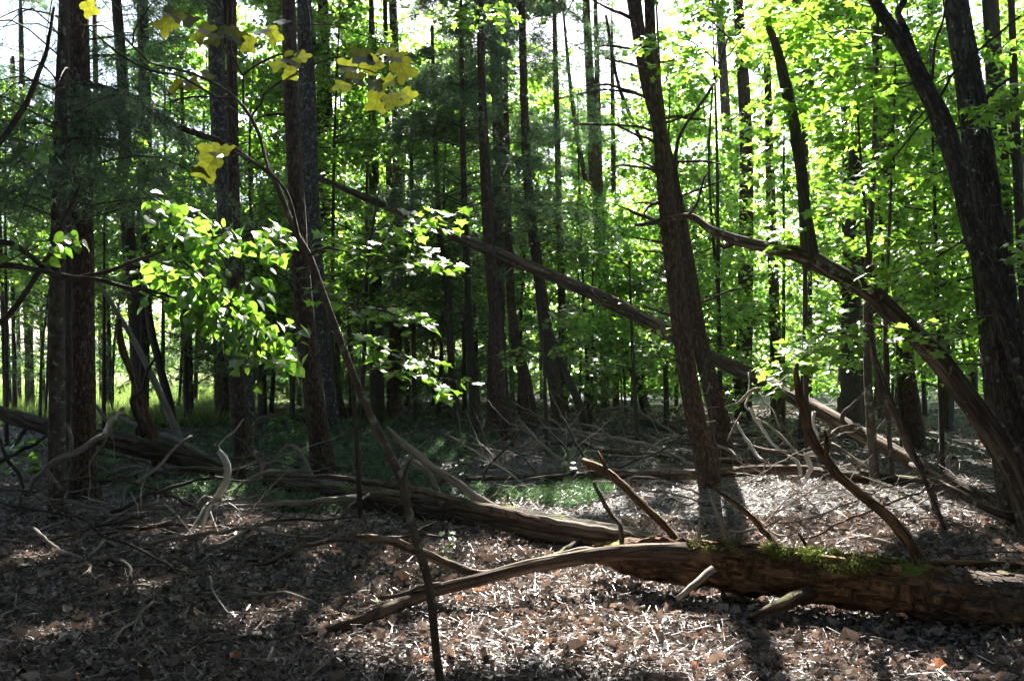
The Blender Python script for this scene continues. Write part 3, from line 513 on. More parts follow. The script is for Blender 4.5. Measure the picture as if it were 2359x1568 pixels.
t17, C17 = tree('maple_tree', 'dark maple stem leaning left, crossing in front of the thick right-edge trunk', [(2420,1120,44),(2380,950,40),(2350,850,38),(2320,760,36),(2282,650,38),(2240,542,40),(2222,451,42),(2197,361,44),(2178,300,46),(2150,235,41),(2125,188,38),(2096,126,35),(2059,72,30),(2023,18,27),(1990,-60,24)], M['maplebark'], d=7.5, H=8, seed=26, sides=16,
     branches=[[(2104,125,22,7.5),(2099,108,20,7.5),(2088,72,18,7.5),(2070,29,16,7.5),(2085,0,15,7.5),(2110,-60,13,7.5)], [(2150,225,8,7.5),(2146,188,7,7.5),(2160,90,6,7.5),(2178,0,5,7.5),(2190,-50,5,7.5)]])
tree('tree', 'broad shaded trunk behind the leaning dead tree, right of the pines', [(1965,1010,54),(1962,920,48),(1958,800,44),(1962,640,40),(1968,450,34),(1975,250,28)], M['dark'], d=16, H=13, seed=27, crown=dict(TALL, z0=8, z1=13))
tree('tree', 'straight grey sapling trunk under the leaning dead tree', [(2017,1130,22),(2008,1000,21),(2000,880,19),(1998,760,18),(2000,600,16),(2012,400,12),(2020,144,9)], M['smooth'], d=10.3, H=7, seed=28, sides=10)
tree('tree', 'furrowed dark trunk rising behind the leaning dead tree at right', [(2112,1030,46),(2100,930,38),(2085,800,33),(2065,541,28),(2041,343,25),(2020,100,22)], M['pine'], d=15, H=12, seed=29, crown=dict(TALL, z0=7, z1=12))
tree('sapling', 'thin crooked brown stem curving down to the floor at right', [(2160,1192,18),(2137,1103,18),(2095,1035,17),(2070,970,16),(2034,905,15),(2012,815,14),(2005,706,12),(2000,560,9),(1985,400,7)], M['deadbrown'], d=8.6, H=4.4, seed=30, sides=9)
tree('sapling', 'greenish thin upright stem beside the crooked brown stem', [(2058,1125,13),(2048,1000,11),(2040,880,10),(2040,720,9),(2050,500,7),(2060,250,5)], M['smooth'], d=10.4, H=7, seed=31, sides=8)
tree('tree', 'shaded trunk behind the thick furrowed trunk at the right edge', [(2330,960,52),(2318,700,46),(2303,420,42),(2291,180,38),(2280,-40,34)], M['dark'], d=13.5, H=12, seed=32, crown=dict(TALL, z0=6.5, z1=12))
tree('tree', 'grey trunk amid bright leaves, upper right', [(2035,970,24),(2020,760,22),(1990,433,20),(1975,320,19),(1962,235,18),(1950,60,15)], M['smooth'], d=20, H=12, seed=33, sides=10, crown=dict(TALL, z0=8, z1=12, nlimb=6))
tree('tree', 'thin trunk at the far right edge behind the leaning stem', [(2375,1000,26),(2366,800,24),(2352,560,22),(2340,300,19)], M['dark'], d=11.5, H=9, seed=34, sides=10, crown=dict(TALL, z0=5, z1=9, length=2.4))
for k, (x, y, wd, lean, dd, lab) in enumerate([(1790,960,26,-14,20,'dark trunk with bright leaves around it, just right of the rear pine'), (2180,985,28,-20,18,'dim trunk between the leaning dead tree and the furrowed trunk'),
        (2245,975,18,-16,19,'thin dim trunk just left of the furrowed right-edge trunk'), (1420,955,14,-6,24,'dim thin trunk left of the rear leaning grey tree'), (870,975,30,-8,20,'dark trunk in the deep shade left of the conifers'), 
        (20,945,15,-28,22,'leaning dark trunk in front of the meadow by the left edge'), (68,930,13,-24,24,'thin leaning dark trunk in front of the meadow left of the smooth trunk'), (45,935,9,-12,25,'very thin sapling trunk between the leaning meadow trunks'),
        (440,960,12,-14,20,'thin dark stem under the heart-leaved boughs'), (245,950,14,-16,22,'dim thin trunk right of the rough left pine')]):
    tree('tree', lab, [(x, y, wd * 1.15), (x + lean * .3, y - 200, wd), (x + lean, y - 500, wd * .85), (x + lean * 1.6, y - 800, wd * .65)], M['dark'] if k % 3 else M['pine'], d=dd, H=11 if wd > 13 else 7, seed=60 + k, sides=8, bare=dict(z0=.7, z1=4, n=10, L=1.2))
for k, (x, dd, h, lab) in enumerate([(690,26,5,'low conifer added as dark shade behind the dark middle-left pine'),(780,24.5,5,'low conifer added as dark shade right of the dark middle-left pine'),(860,27,5.5,'low conifer added as dark shade behind the maple sapling'),(940,25,5,'low conifer added as dark shade behind the thin leftmost conifer'),(1020,27.5,5.5,'low conifer added as dark shade deep between the middle conifers'),(1100,26,5,'low conifer added as dark shade behind the tall reddish pine'),(1180,28,5,'low conifer added as dark shade behind the middle pines'),(610,25.5,5,'low conifer added as dark shade behind the thick lichen-grey trunk'),(35,20,6,'small dark conifer before the meadow at the left edge'),(100,22.5,5,'thin young conifer against the meadow left of the smooth trunk'),(255,21,6.5,'young conifer behind the rough left pine'),(430,19.5,6,'young conifer below the heart-leaved boughs'),(610,20.5,6,'young conifer between the brown trunk and the dark pine'),(500,23.5,5,'small conifer behind the brown trunk')]):  # the low conifers are added to stand in for deep shade
    b = at(x, 900, dd); tree('young_conifer', lab, [(x, 811 + 3269 / dd, 12), (x - 4, 760, 9), (x - 8, 600, 6)], M['dark'], d=dd, H=h, seed=140 + k, sides=7, bare=dict(z0=.4, z1=3, n=18, L=1), conifer=dict(z0=.3 if x > 560 else .9, z1=h, nb=80 if x > 560 else 64, L=1.9 if x > 560 else 1.6, ntuft=110 if x > 560 else 80, per=6, ln=.1, wd=.013, bare=.25))
for k, (x, dd, h, z0, lab) in enumerate([(1300,22,13,4.5,'airy pine with grey-green needle sprays right of the middle pine'),(1395,25,14,5,'airy far pine left of the pine pair'),(1160,23,13,5,'airy far pine behind the tall reddish pine'),(910,21,12,4,'airy dark pine at the left of the conifers'),(240,24,12,6,'dark feathery conifer top behind the rough left pine'),(70,22,11,6,'dark feathery conifer top at the upper left edge'),(430,25,12,6,'feathery conifer top left of the lichen-grey trunk')]):
    tree('pine_tree', lab, [(x, 811 + 3269 / dd, 22), (x - 6, 700, 18), (x - 14, 400, 15), (x - 22, 60, 11)], M['pinered'], d=dd, H=h, seed=160 + k, sides=8, bare=dict(z0=1.2, z1=z0 + 2, n=22, L=1.6), conifer=dict(z0=z0, z1=h, nb=48 if x < 1000 else 64, L=2.5, ntuft=55 if x < 1000 else 90, per=7, ln=.11, wd=.014, bare=.2, droop=.2))
MARKS = [(-1e9, 120, 'by the left edge'), (120, 250, 'behind the rough left pine'), (250, 420, 'behind the orange-brown snag'), (420, 600, 'behind the brown and lichen-grey trunks'), (600, 780, 'behind the dark middle-left pine'), (780, 930, 'behind the maple sapling'), (930, 1080, 'behind the dark conifers'), (1080, 1200, 'behind the tall reddish pine'), (1200, 1340, 'behind the shaggy middle pine'), (1340, 1480, 'left of the pine pair'), (1480, 1640, 'behind the pine pair'),
         (1640, 1780, 'just right of the pine pair'), (1780, 1920, 'behind the broken upright stub'), (1920, 2040, 'behind the bend of the leaning dead tree'), (2040, 2180, 'behind the lower leaning dead tree'), (2180, 2300, 'behind the leaning maple stem'), (2300, 1e9, 'by the right edge')]
def mark(X, Y):
    x = CX + F * X / Y
    return next(t for a, b, t in MARKS if a <= x < b)
SEEN = {}
def uniq(parts):
    for q in range(1, len(parts[2]) + 1):
        lab = parts[0] + ' ' + parts[2][q - 1] + ' ' + parts[1]
        if lab not in SEEN: SEEN[lab] = 1; return lab
    return lab
# tall trees added, mostly unseen, so their crowns shade the floor and block sky
for k, (x, y, h) in enumerate([(-9.5,15,13),(-6.5,20,14),(-12,11,12),(9.5,15.5,13),(7.4,19,13),(11.5,11,12),(-3.2,24,16.5),(2.2,25,16.5),(6,25,16.5),(-7.5,6,12),(8.6,6.5,12),(-3,-3,12),(3.5,-4,13),(-7,-1,12),(7,0,12),(0,-8,13),(-6,-9,13),(6,-10,13),(-11,3,12),(11.5,3,12),(-5,2.5,11),(5.2,2,11),(0,-2,13),(-8.4,20,15),(-4.35,20.3,15.5),(-.4,20,15.5),(5.3,20.4,15.5),(7.6,20.2,15),(-6.4,8.8,14),(6.6,8.6,14)]):
    rng = np.random.default_rng(90 + k); A = np.array([[x, y, -.1, .2], [x + .1, y, h * .4, .15], [x - .1, y + .2, h * .75, .1], [x, y, h, .03]]); base = (x, y, gz1(x, y))
    root = empty('added_shade_tree', base, ['tall canopy tree added at the edge of the wood for shade', 'tall straight canopy tree added for shade ' + ('far back ' if y > 23 else '') + mark(x, max(y, 1)), 'unseen canopy tree added near the viewer to block sky light'][2 if 8 < k < 23 or k > 27 else (1 if 5 < k else 0)], 'tree', ['added shade trees at the edge', 'added shade trees in the middle', 'unseen shade trees added near the viewer'][2 if 8 < k < 23 or k > 27 else (1 if 5 < k else 0)]); mb = MB(); C = mb.tube(A, 10, .4, .05, seed=k)
    Pp = crown_of(C, rng, z0=max(h * ((.55 if k < 28 else .72) if y > 2.2 else .14), min(1.9 + .41 * y, h - 3) if y > 14 else 0), z1=h, mb=mb, **dict(TALL, nlimb=12 if 2.6 < y < 19.5 else 24, length=(3.2 if k < 28 else 5.6) if y > 2.6 else 4.6, nleaf=(330 if k < 28 else 600) if y > 2.6 else 420)); Pp = Pp[~lit(Pp)]
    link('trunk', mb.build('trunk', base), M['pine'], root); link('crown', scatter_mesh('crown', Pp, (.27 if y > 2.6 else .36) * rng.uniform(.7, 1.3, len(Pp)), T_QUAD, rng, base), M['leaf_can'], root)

# ------------------------------------------------------------------ leafy understorey filling the back of the wood
rng = np.random.default_rng(7)
US = []
def zone(n, px0, px1, d0, d1, top, zlo, nlimb=22, nleaf=105, tries=400):
    k = 0
    for _ in range(tries):
        if k >= n: break
        x = rng.uniform(px0, px1); d = rng.uniform(d0, d1); X = (x - CX) / F * d
        if any((X - a) ** 2 + (d - b) ** 2 < 1.3 for a, b, *_ in US): continue
        US.append((X, d, top * rng.uniform(.75, 1.15), zlo, nlimb, nleaf)); k += 1
zone(15, 1650, 2500, 11.5, 18, 7.5, 1.2)
zone(18, 1480, 2600, 18, 28, 10.5, .8, 26, 100)
zone(8, 1330, 1520, 20, 30, 5.2, .6, 22, 95)
zone(12, 560, 860, 16, 27, 10, 2.2, 24, 95)
zone(9, 840, 1200, 22, 32, 11, 2.0, 24, 90)
zone(11, -60, 560, 15, 24, 6.2, 2.5, 18, 85)
zone(8, 1400, 2700, 30, 42, 14, 1.0, 24, 85)
zone(5, 1190, 1480, 26, 34, 9.5, 3, 22, 80)
zone(4, -80, 560, 20, 30, 10.5, 3.5, 22, 80)
zone(5, 650, 1200, 33, 42, 14, 2, 24, 85)
for k, (X, Y, h, zlo, nl, nf) in enumerate(US):
    rg = np.random.default_rng(300 + k); lx, ly = rg.normal(0, .04, 2) * h; base = (X, Y, gz1(X, Y)); r = .008 + .0035 * h
    A = np.array([[X, Y, base[2] - .1, r * 1.3], [X + lx * .3, Y + ly * .3, h * .3, r], [X + lx * .5 + rg.normal(0, .08), Y + ly * .6, h * .65, r * .7], [X + lx, Y + ly, h, r * .2]])
    side = 'right of the pines' if X / Y > .17 else ('left of the dark pine' if X / Y < -.23 else 'behind the conifers')
    root = empty('understory_tree', base, uniq((('tall' if h > 9 else ('low' if h < 5.5 else 'slender')) + ' bright understory tree', mark(X, Y), ['close' if Y < 17 else ('farther back' if Y < 27 else 'farthest back'), 'a little nearer', 'half hidden', 'thinly leaved', 'densely leaved', 'with a forked top', 'with a bent top', 'in deep shade'])), 'tree', 'understory trees ' + side); mb = MB(); C = mb.tube(A, 7, .4, .05, seed=k)
    Pp = crown_of(C, rg, z0=zlo, z1=h, nlimb=int(nl * (1 + h / 12)), length=2.1, nleaf=nf, wid=.45, up=.12, mb=mb, limb_r=.018)
    Pp = Pp[~(lit(Pp, False) & (Pp[:, 1] - KY * Pp[:, 2] < 11.5))]
    link('trunk', mb.build('trunk', base), M['dark'], root)
    sz = .115 if Y < 20 else (.145 if Y < 29 else .2)
    link('crown', scatter_mesh('crown', Pp, sz * rg.uniform(.7, 1.25, len(Pp)), T_LOBE if Y < 29 else T_QUAD, rg, base, tilt=.45, droop=.4), M['leaf_far'], root)

# unseen leafy trees added beside and behind the viewer to block sky light
rg = np.random.default_rng(501); src = []
for q in range(3):
    h = 8.5 + q; A = np.array([[0, 0, -.1, .09], [.1, 0, h * .4, .07], [-.1, .1, h * .8, .04], [0, 0, h, .01]]); mb = MB(); C = mb.tube(A, 7, .5, .05, seed=q); Pp = crown_of(C, rg, z0=.8, z1=h, nlimb=26, length=2.8, nleaf=110, wid=.7, up=.15, mb=mb, limb_r=.03)
    t_, c_ = mb.build('trunk'), scatter_mesh('crown', Pp, .3 * rg.uniform(.7, 1.25, len(Pp)), T_QUAD, rg); t_.materials.append(M['dark']); c_.materials.append(M['leaf_can']); src.append((t_, c_))
k = 0
for ring, (R0, n) in enumerate([(10.5, 19), (14.5, 26)]):
    for j in range(n):
        a = math.radians(38 + (284 / (n - 1)) * j) + rg.normal(0, .05); rr_ = R0 + rg.normal(0, .8); X, Y = math.sin(a) * rr_, math.cos(a) * rr_ + 1.0
        if abs(X) < .6 * Y + 3.4: continue
        root = empty('added_screen_tree', (X, Y, gz1(X, Y)), 'unseen leafy young tree added around the viewer to block sky light', 'tree', 'added young trees around the viewer'); root.rotation_euler = (0, 0, rg.uniform(0, 6.28)); q = src[k % 3]; k += 1
        link('trunk', q[0], None, root); link('crown', q[1], None, root)
# far wood closing the view, and the low tree line beyond the meadow
rg = np.random.default_rng(77); n = 190000; d = rg.uniform(33, 60, n); az = rg.uniform(-.28, .72, n); z = rg.uniform(.0, 1, n) ** 1.35 * 17; Pf = np.stack([az * d, d, z], 1)
top = 16 - 8.5 * np.exp(-((az - .075) / .055) ** 2) - 9 * np.clip((-az - .2) / .1, 0, 1); k = (fbm(Pf * [.35, .35, .55], 91, 3) > -.12 + .35 * (z / top) ** 3 - .5 * np.exp(-z / 1.5)) & (z < top) & (fbm(Pf * [1.3, 1.3, 2], 95, 2) > -.25); Pf = Pf[k]
o = link('far_woods', scatter_mesh('far_woods', Pf, .3 * rg.uniform(.6, 1.3, len(Pf)), T_QUAD, rg, tilt=.5, droop=.4), M['leaf_far']); tag(o, 'bright leafy wood far behind the trunks', 'woods', kind='stuff')
n = 30000; d = rg.uniform(70, 85, n); az = rg.uniform(-.75, -.18, n); Pf = np.stack([az * d, d, rg.uniform(0, 1, n) ** 1.2 * 8], 1); Pf = Pf[(fbm(Pf * [.16, .16, .3], 93, 3) > .0 + (Pf[:, 2] / 8) ** 2 * .5)]
o = link('far_tree_line', scatter_mesh('far_tree_line', Pf, .5 * rg.uniform(.6, 1.3, len(Pf)), T_QUAD, rg), M['leaf_far']); tag(o, 'hazy line of trees beyond the meadow', 'tree line', kind='stuff')

# ------------------------------------------------------------------ leafy sprays of the nearer trees, leaf by leaf
def spray(parent, kind, poly, n, wpx, size, rng, w0=5, mat='twig', vz=.05, side_twigs=4, droop=.35, updown=0.0, tilt=.35, sub=None):
    P = path3([(x, y, w0 * (1 - .75 * k / max(len(poly) - 1, 1)), d) for k, (x, y, d) in enumerate(poly)]); C = spline(P, .06); base = np.array(parent.location)
    mb = MB(); mb.tube(P, 5, .08, seed=int(rng.integers(99)), crook=.008, tip=True); D = C[-1, :3] - C[0, :3]; L = np.linalg.norm(D); dm = P[:, 1].mean(); wid = wpx * dm / F
    sd = np.array([-D[1], D[0], 0.]); sd /= np.linalg.norm(sd) + 1e-6; tips = []
    for k in range(side_twigs):
        t = .15 + .8 * (k + rng.random()) / side_twigs; c = C[int(t * (len(C) - 1))]; sg = 1 if k % 2 else -1
        e = c[:3] + sd * sg * wid * rng.uniform(.6, 1.3) + D / L * wid * .7 + [0, 0, rng.normal(-.02, .05)]; tips.append((c[:3], e)); mb.tube(np.array([[*c[:3], c[3] * .5], [*((c[:3] + e) / 2 + [0, 0, .02]), c[3] * .35], [*e, .001]]), 4, .1, seed=k, tip=True)
    br = link('branch', mb.build('branch', base), M[mat], parent)
    pos, dirs = [], []
    for k in range(n):
        if tips and rng.random() < .7:
            a, b = tips[rng.integers(len(tips))]; t = rng.uniform(.15, 1.05); p = a + (b - a) * t; dr = (b - a)
        else:
            q = C[rng.integers(int(len(C) * .2), len(C))]; p = q[:3].copy(); dr = D
        dr = dr / (np.linalg.norm(dr) + 1e-6); an = rng.normal(0, .8); dr = np.array([dr[0] * math.cos(an) - dr[1] * math.sin(an), dr[0] * math.sin(an) + dr[1] * math.cos(an), 0]); dr[2] = -droop + rng.normal(0, .25)
        p = p + dr * size * .4 + rng.normal(0, wid * .12, 3) * [1, 1, .3]; p[2] += rng.normal(0, vz); pos.append(p); dirs.append(dr)
    pos = np.array(pos); dirs = np.array(dirs)
    if sub is not None: return pos, dirs
    for p, dr in zip(pos, dirs):
        put_leaf(kind, parent, p, dr, (rng.normal(0, tilt), rng.normal(-updown, tilt), 1), size * rng.uniform(.65, 1.2), rng)
rng = np.random.default_rng(11)
# slender foreground sapling with big yellow leaves
S1 = [(1018,1600,23,4.15),(1014,1568,23,4.15),(1005,1500,22,4.12),(995,1400,22,4.1),(985,1330,23,4.08),(960,1250,22,4.05),(940,1170,22,4.02),(925,1110,22,4.0),(900,1050,21,4.0),(860,970,21,4.0),(820,880,20,4.0),(790,800,20,4.0),(760,720,19,4.0),(735,650,18,4.0),(712,588,18,4.0),(688,548,17,4.0),(665,495,14,3.98),(640,430,13,3.95),(621,394,11,3.9),(596,307,10,3.85),(560,245,9,3.8),(505,199,8,3.75),(433,166,7,3.7),(343,144,6,3.6),(307,108,5,3.55),(267,54,4,3.5),(263,-10,3,3.5)]
s1, c1 = tree('sapling', 'slender crooked foreground sapling with large lobed yellow leaves', [(a, b, w_ * .86, d_) for a, b, w_, d_ in S1], M['smooth'], seed=51, sides=12, flare=1.15, amp=.04, step=.05, cat='sapling')
for b in [[(621,400,7),(595,300,6),(577,267,6),(602,238,5),(609,217,5),(638,195,5),(710,155,4),(779,134,4),(833,144,3),(873,152,3),(902,134,2)], [(560,173,5),(595,148,5),(638,126,5),(685,116,5),(710,72,4),(707,18,4),(690,-20,3)], [(746,150,3),(768,202,3),(797,209,3),(837,184,2)], [(685,58,3),(765,58,3),(819,76,2),(891,101,2)],
          [(155,29,3),(224,83,4),(267,119,5),(343,162,6),(419,177,6),(505,227,6),(545,262,6)], [(392,260,3),(392,235,4),(451,224,5),(527,227,5)], [(347,11,3),(310,72,4),(307,105,4)], [(560,245,6),(558,177,5),(534,119,4),(534,18,3)], [(558,177,4),(585,152,4),(660,123,3)], [(712,590,10),(750,570,7),(802,582,4)], [(540,350,6),(600,385,8),(660,440,7),(688,548,9)], [(925,1110,10),(940,1075,7),(950,1050,4)]]:
    bm = MB(); bm.tube(path3(b, 3.85), 6, .04, .06, seed=len(b), crook=.006, tip=True); link('branch', bm.build('branch', s1.location), M['dark'], s1)
for (x, y, wpx, an, fc) in [(205,18,48,-1.2,.2),(385,55,72,-2.4,.4),(400,32,60,-.2,.1),(430,45,60,-.4,.1),(462,80,58,-2.2,.5),(492,92,54,-1.9,.5),(470,62,60,-.2,.2),(520,70,52,.0,.2),(545,82,55,-.4,.2),(572,100,52,-1.7,.6),(600,72,58,-.3,.15),(628,78,52,-.9,.3),(650,50,46,-.4,.1),(640,150,50,-2.7,.3),(672,135,58,-.2,.3),(668,165,48,-1.5,.5),(697,128,44,-.5,.3),(405,200,52,-2.5,.3),(440,192,48,-.9,.4),(470,170,50,-.5,.08),
        (480,345,70,3.0,.15),(478,383,82,-2.0,.9),(520,345,50,-.2,.2),(800,150,60,2.9,.3),(832,128,72,3.0,.3),(858,150,60,-2.3,.6),(885,118,60,.2,.15),(910,130,54,.0,.2),(928,158,70,-1.0,.7),(790,195,56,2.9,.2),(818,180,60,.1,.2),(862,196,58,3.0,.2),(888,190,58,.6,.25),(868,232,66,-1.7,1.0),(903,232,62,-1.1,.9),(938,218,56,-.6,.4)]:
    p = at(x, y, 3.8 + rng.normal(0, .08)); s_ = wpx * 3.8 / F * .8; d = (math.cos(an), rng.normal(-.3, .3), math.sin(an) * .9)
    fc = min(1, fc + .3 + .2 * rng.random()); up = (rng.normal(0, .3), -fc * 1.6, 1 - .6 * fc); put_leaf('tulip', s1, p - np.array(d) * s_ * .45, d, up, s_, rng)
# heart-leaved tree reaching in from the left
hb = gp(-230, 1330); hroot = empty('redbud_tree', hb, 'tree with round heart-shaped leaves reaching in from the left edge', 'tree')
mb = MB(); mb.tube(np.array([[hb[0], hb[1], hb[2] - .1, .06], [*at(-200, 900, 6.2), .05], [*at(-150, 640, 6.0), .045], [*at(-160, 200, 6.0), .03]]), 9, .1, .05, crook=.02); link('trunk', mb.build('trunk', hb), M['dark'], hroot)
for b in [[(-160,600,26,6),(0,612,16,5.8),(83,620,13,5.7),(217,645,11,5.6),(325,666,9,5.5),(420,690,6,5.4)], [(-150,700,24,6),(0,560,14,5.9),(150,640,12,5.8),(314,602,9,5.6),(397,569,7,5.5),(505,544,6,5.4),(614,526,4,5.3)], [(-150,760,22,6),(0,740,14,5.9),(80,640,12,5.8),(140,520,9,5.7),(190,420,6,5.6)], [(-160,560,20,6),(0,330,13,6),(60,230,12,6),(110,110,9,5.9),(125,20,6,5.9)]]:
    bm = MB(); bm.tube(path3(b), 6, .06, .06, crook=.01, tip=True); link('branch', bm.build('branch', hroot.location), M['dark'], hroot)
for poly, n, wp, dr in [([(400,570,5.5),(505,544,5.4),(600,528,5.3),(665,545,5.2)], 52, 34, .25), ([(380,560,5.5),(470,600,5.4),(560,640,5.3),(620,700,5.2)], 44, 42, .7), ([(420,600,5.4),(520,690,5.3),(590,750,5.2),(640,800,5.15),(695,850,5.1)], 62, 42, .8), ([(430,640,5.3),(480,720,5.2),(560,780,5.1),(580,860,5.1)], 40, 40, .9), ([(330,480,5.6),(400,520,5.5),(470,560,5.5)], 34, 40, .6), ([(325,666,5.5),(400,700,5.4),(460,730,5.3)], 22, 32, .7), ([(20,600,5.8),(100,560,5.7),(180,560,5.6)], 22, 34, .6), ([(30,350,6),(80,330,5.9),(120,300,5.9)], 18, 36, .6)]:
    spray(hroot, 'heart', poly, n, wp, .076, rng, 4, 'dark', .03, 5, dr, updown=.5, tilt=.6)
pe = []
for poly, n, wp in [([(380,540,5.6),(480,560,5.6),(590,560,5.5),(660,570,5.4)], 90, 50), ([(400,600,5.6),(500,680,5.5),(600,740,5.4),(680,820,5.3)], 130, 60), ([(440,660,5.5),(520,760,5.4),(590,830,5.3)], 80, 45), ([(330,440,5.8),(420,500,5.7),(500,520,5.6)], 80, 55), ([(300,620,5.7),(400,640,5.6),(480,660,5.5)], 60, 45)]:
    pe.append(spray(hroot, 'heart', poly, n, wp, .076, rng, 3, 'dark', .04, 7, .6, sub=1)[0])
pe = np.vstack(pe); T_HEART = (np.array([[0,0,0],[.02,.3,.04],[.3,.48,.08],[.65,.3,.03],[1,0,-.1],[.65,-.3,.03],[.3,-.48,.08],[.02,-.3,.04]]), np.array([[0,2,1],[0,3,2],[0,4,3],[0,5,4],[0,6,5],[0,7,6]]))
M['heart_mesh'] = leafmat('heart_leaf_mass', (0.0340,0.0680,0.0187), (0.1092,0.2184,0.0172), .75, spec=.45, rough=.4); o = link('crown', scatter_mesh('crown', pe, .076 * rng.uniform(.7, 1.2, len(pe)), T_HEART, rng, hroot.location, tilt=.6, droop=.6), M['heart_mesh'], hroot); o['kind'] = 'stuff'
# maple sapling in the middle
mroot, mc = tree('maple_sapling', 'slim maple sapling with bright star-shaped leaves in tiers, left of centre', [(830,1190,12),(826,1100,12),(822,1010,11),(815,920,10),(811,833,10),(804,747,9),(819,708,8),(844,632,7),(851,581,6),(865,484,5),(872,440,3)], M['dark'], d=8.6, seed=52, sides=7, flare=1.1, cat='sapling')
extra = []
for poly, n, wp in [([(858,540,8.6),(930,520,8.5),(1000,505,8.4),(1070,485,8.3)], 46, 50), ([(850,580,8.6),(780,560,8.5),(730,545,8.4),(690,560,8.3)], 36, 45), ([(844,632,8.6),(920,610,8.5),(980,600,8.4),(1045,625,8.3)], 50, 55), ([(845,620,8.6),(880,560,8.3),(930,470,8.0)], 30, 55), ([(819,708,8.6),(880,715,8.4),(930,730,8.3),(975,750,8.2)], 46, 45), ([(815,700,8.6),(760,690,8.4),(720,640,8.2)], 26, 45),
                    ([(806,760,8.6),(880,800,8.4),(950,835,8.3),(1000,850,8.2)], 50, 40), ([(808,790,8.6),(900,855,8.3),(1000,868,8.1),(1090,882,8.0)], 44, 26), ([(806,770,8.6),(840,780,8.2),(870,800,8.0)], 22, 40)]:
    spray(mroot, 'maple', poly, int(n * .84), wp, .12, rng, 4, 'dark', .04, 6, .2, tilt=.28)
# sprays of the leaning maple stem at right
tot = 0
for poly, n, wp in [([(2096,150,7.5),(2005,157,8.5),(1930,165,9.0),(1840,175,9.2)], 34, 55), ([(2125,188,7.5),(1990,230,8.8),(1880,290,9.2),(1770,330,9.6)], 44, 60), ([(2060,90,7.5),(1950,70,8.8),(1850,90,9.2),(1760,130,9.4)], 34, 60), ([(2150,240,7.5),(2050,330,9.0),(1950,380,9.4),(1850,420,9.6)], 40, 60), ([(2200,380,7.5),(2120,420,8.8),(2040,450,9.2),(1960,480,9.4)], 34, 50), ([(2178,320,8.3),(2240,380,9.2),(2310,430,9.6),(2370,450,9.9)], 26, 50),
                    ([(2240,560,7.5),(2140,560,8.8),(2040,555,9.2),(1940,590,9.4)], 36, 45), ([(2300,720,7.5),(2180,745,8.8),(2050,750,9.2),(1900,790,9.6),(1770,860,10.1)], 46, 40), ([(2030,20,7.5),(1930,0,8.8),(1840,20,9.2)], 20, 60)]:
    spray(t17, 'maple', poly, int(n * .95), wp, .115, rng, 5, 'dark', .05, 6, .25, tilt=.3)
pe, de = [], []
for poly, n, wp in [([(2120,190,7.5),(2000,200,7.8),(1900,220,8.0),(1780,260,8.2)], 160, 85), ([(2150,260,7.5),(2000,420,7.9),(1880,500,8.2),(1790,560,8.3)], 170, 80), ([(2080,60,7.5),(1950,110,7.9),(1850,30,8.1),(1740,60,8.3)], 170, 90), ([(2240,540,7.5),(2100,620,7.9),(1960,640,8.3)], 120, 70), ([(2200,300,7.5),(2290,250,7.6),(2380,210,7.6)], 90, 80), ([(2300,620,7.5),(2360,560,7.3),(2420,540,7.2)], 60, 60)]:
    a, b = spray(t17, 'maple', poly, n, wp, .11, rng, 5, 'dark', .06, 9, .25, sub=1); pe.append(a); de.append(b)
pe = np.vstack(pe); o = link('crown', scatter_mesh('crown', pe, .11 * rng.uniform(.7, 1.2, len(pe)), T_MAPLE, rng, t17.location, tilt=.4, droop=.3), M['leaf_mid'], t17); o['kind'] = 'stuff'
# maple boughs near the pine pair, low maple under the leaning dead tree, leafy top in front of the reddish pine
def small_maple(label, P, d, sprays, size, seed):
    r, c = tree('maple_sapling', label, P, M['dark'], d=d, seed=seed, sides=7, flare=1.1, cat='sapling'); rg = np.random.default_rng(seed)
    for poly, n, wp in sprays: spray(r, 'maple', poly, n, wp, size, rg, 4, 'dark', .05, 6, .25, tilt=.35)
small_maple('maple sapling whose bright sprays reach across the upper right pine trunks', [(1655,1105,13),(1640,980,11),(1600,700,10),(1570,480,9),(1560,330,8),(1640,200,7),(1676,90,5)], 10.7, [([(1660,150,10.5),(1600,100,9.8),(1530,85,9.1),(1450,110,9.0)], 64, 50), ([(1640,200,10.5),(1600,160,9.8),(1500,140,9.2)], 40, 45), ([(1678,130,9.3),(1730,60,9.2),(1790,20,9.2)], 50, 60), ([(1680,280,9.3),(1740,240,9.4),(1800,220,9.4)], 40, 55), ([(1682,90,9.3),(1610,30,9.3),(1540,10,9.2)], 40, 55)], .11, 71)
small_maple('low maple sapling with flat sprays beneath the leaning dead tree', [(2170,1200,9),(2120,1080,9),(2080,980,8),(2030,860,7),(1995,750,4)], 7.9, [([(1960,820,7.2),(1880,810,7.1),(1820,850,7.0),(1765,885,6.9)], 46, 34), ([(1975,780,7.2),(1920,760,7.1),(1860,790,7.0),(1790,820,6.9)], 44, 34), ([(1990,745,7.2),(2060,755,7.2),(2130,770,7.1),(2230,768,7.0)], 40, 26), ([(1985,760,7.2),(1940,735,7.0),(1900,720,6.9)], 30, 30)], .1, 72)
small_maple('thin sapling with a leafy top in front of the tall reddish pine', [(1182,1040,9),(1168,900,8),(1140,600,7),(1122,300,6),(1104,60,4),(1100,-40,3)], 14.5, [([(1098,60,14.5),(1060,40,14.2),(1030,30,14)], 34, 40), ([(1098,40,14.5),(1140,20,14.2),(1170,40,14)], 30, 40), ([(1098,0,14.5),(1110,60,14),(1125,80,13.8)], 26, 40)], .14, 73)
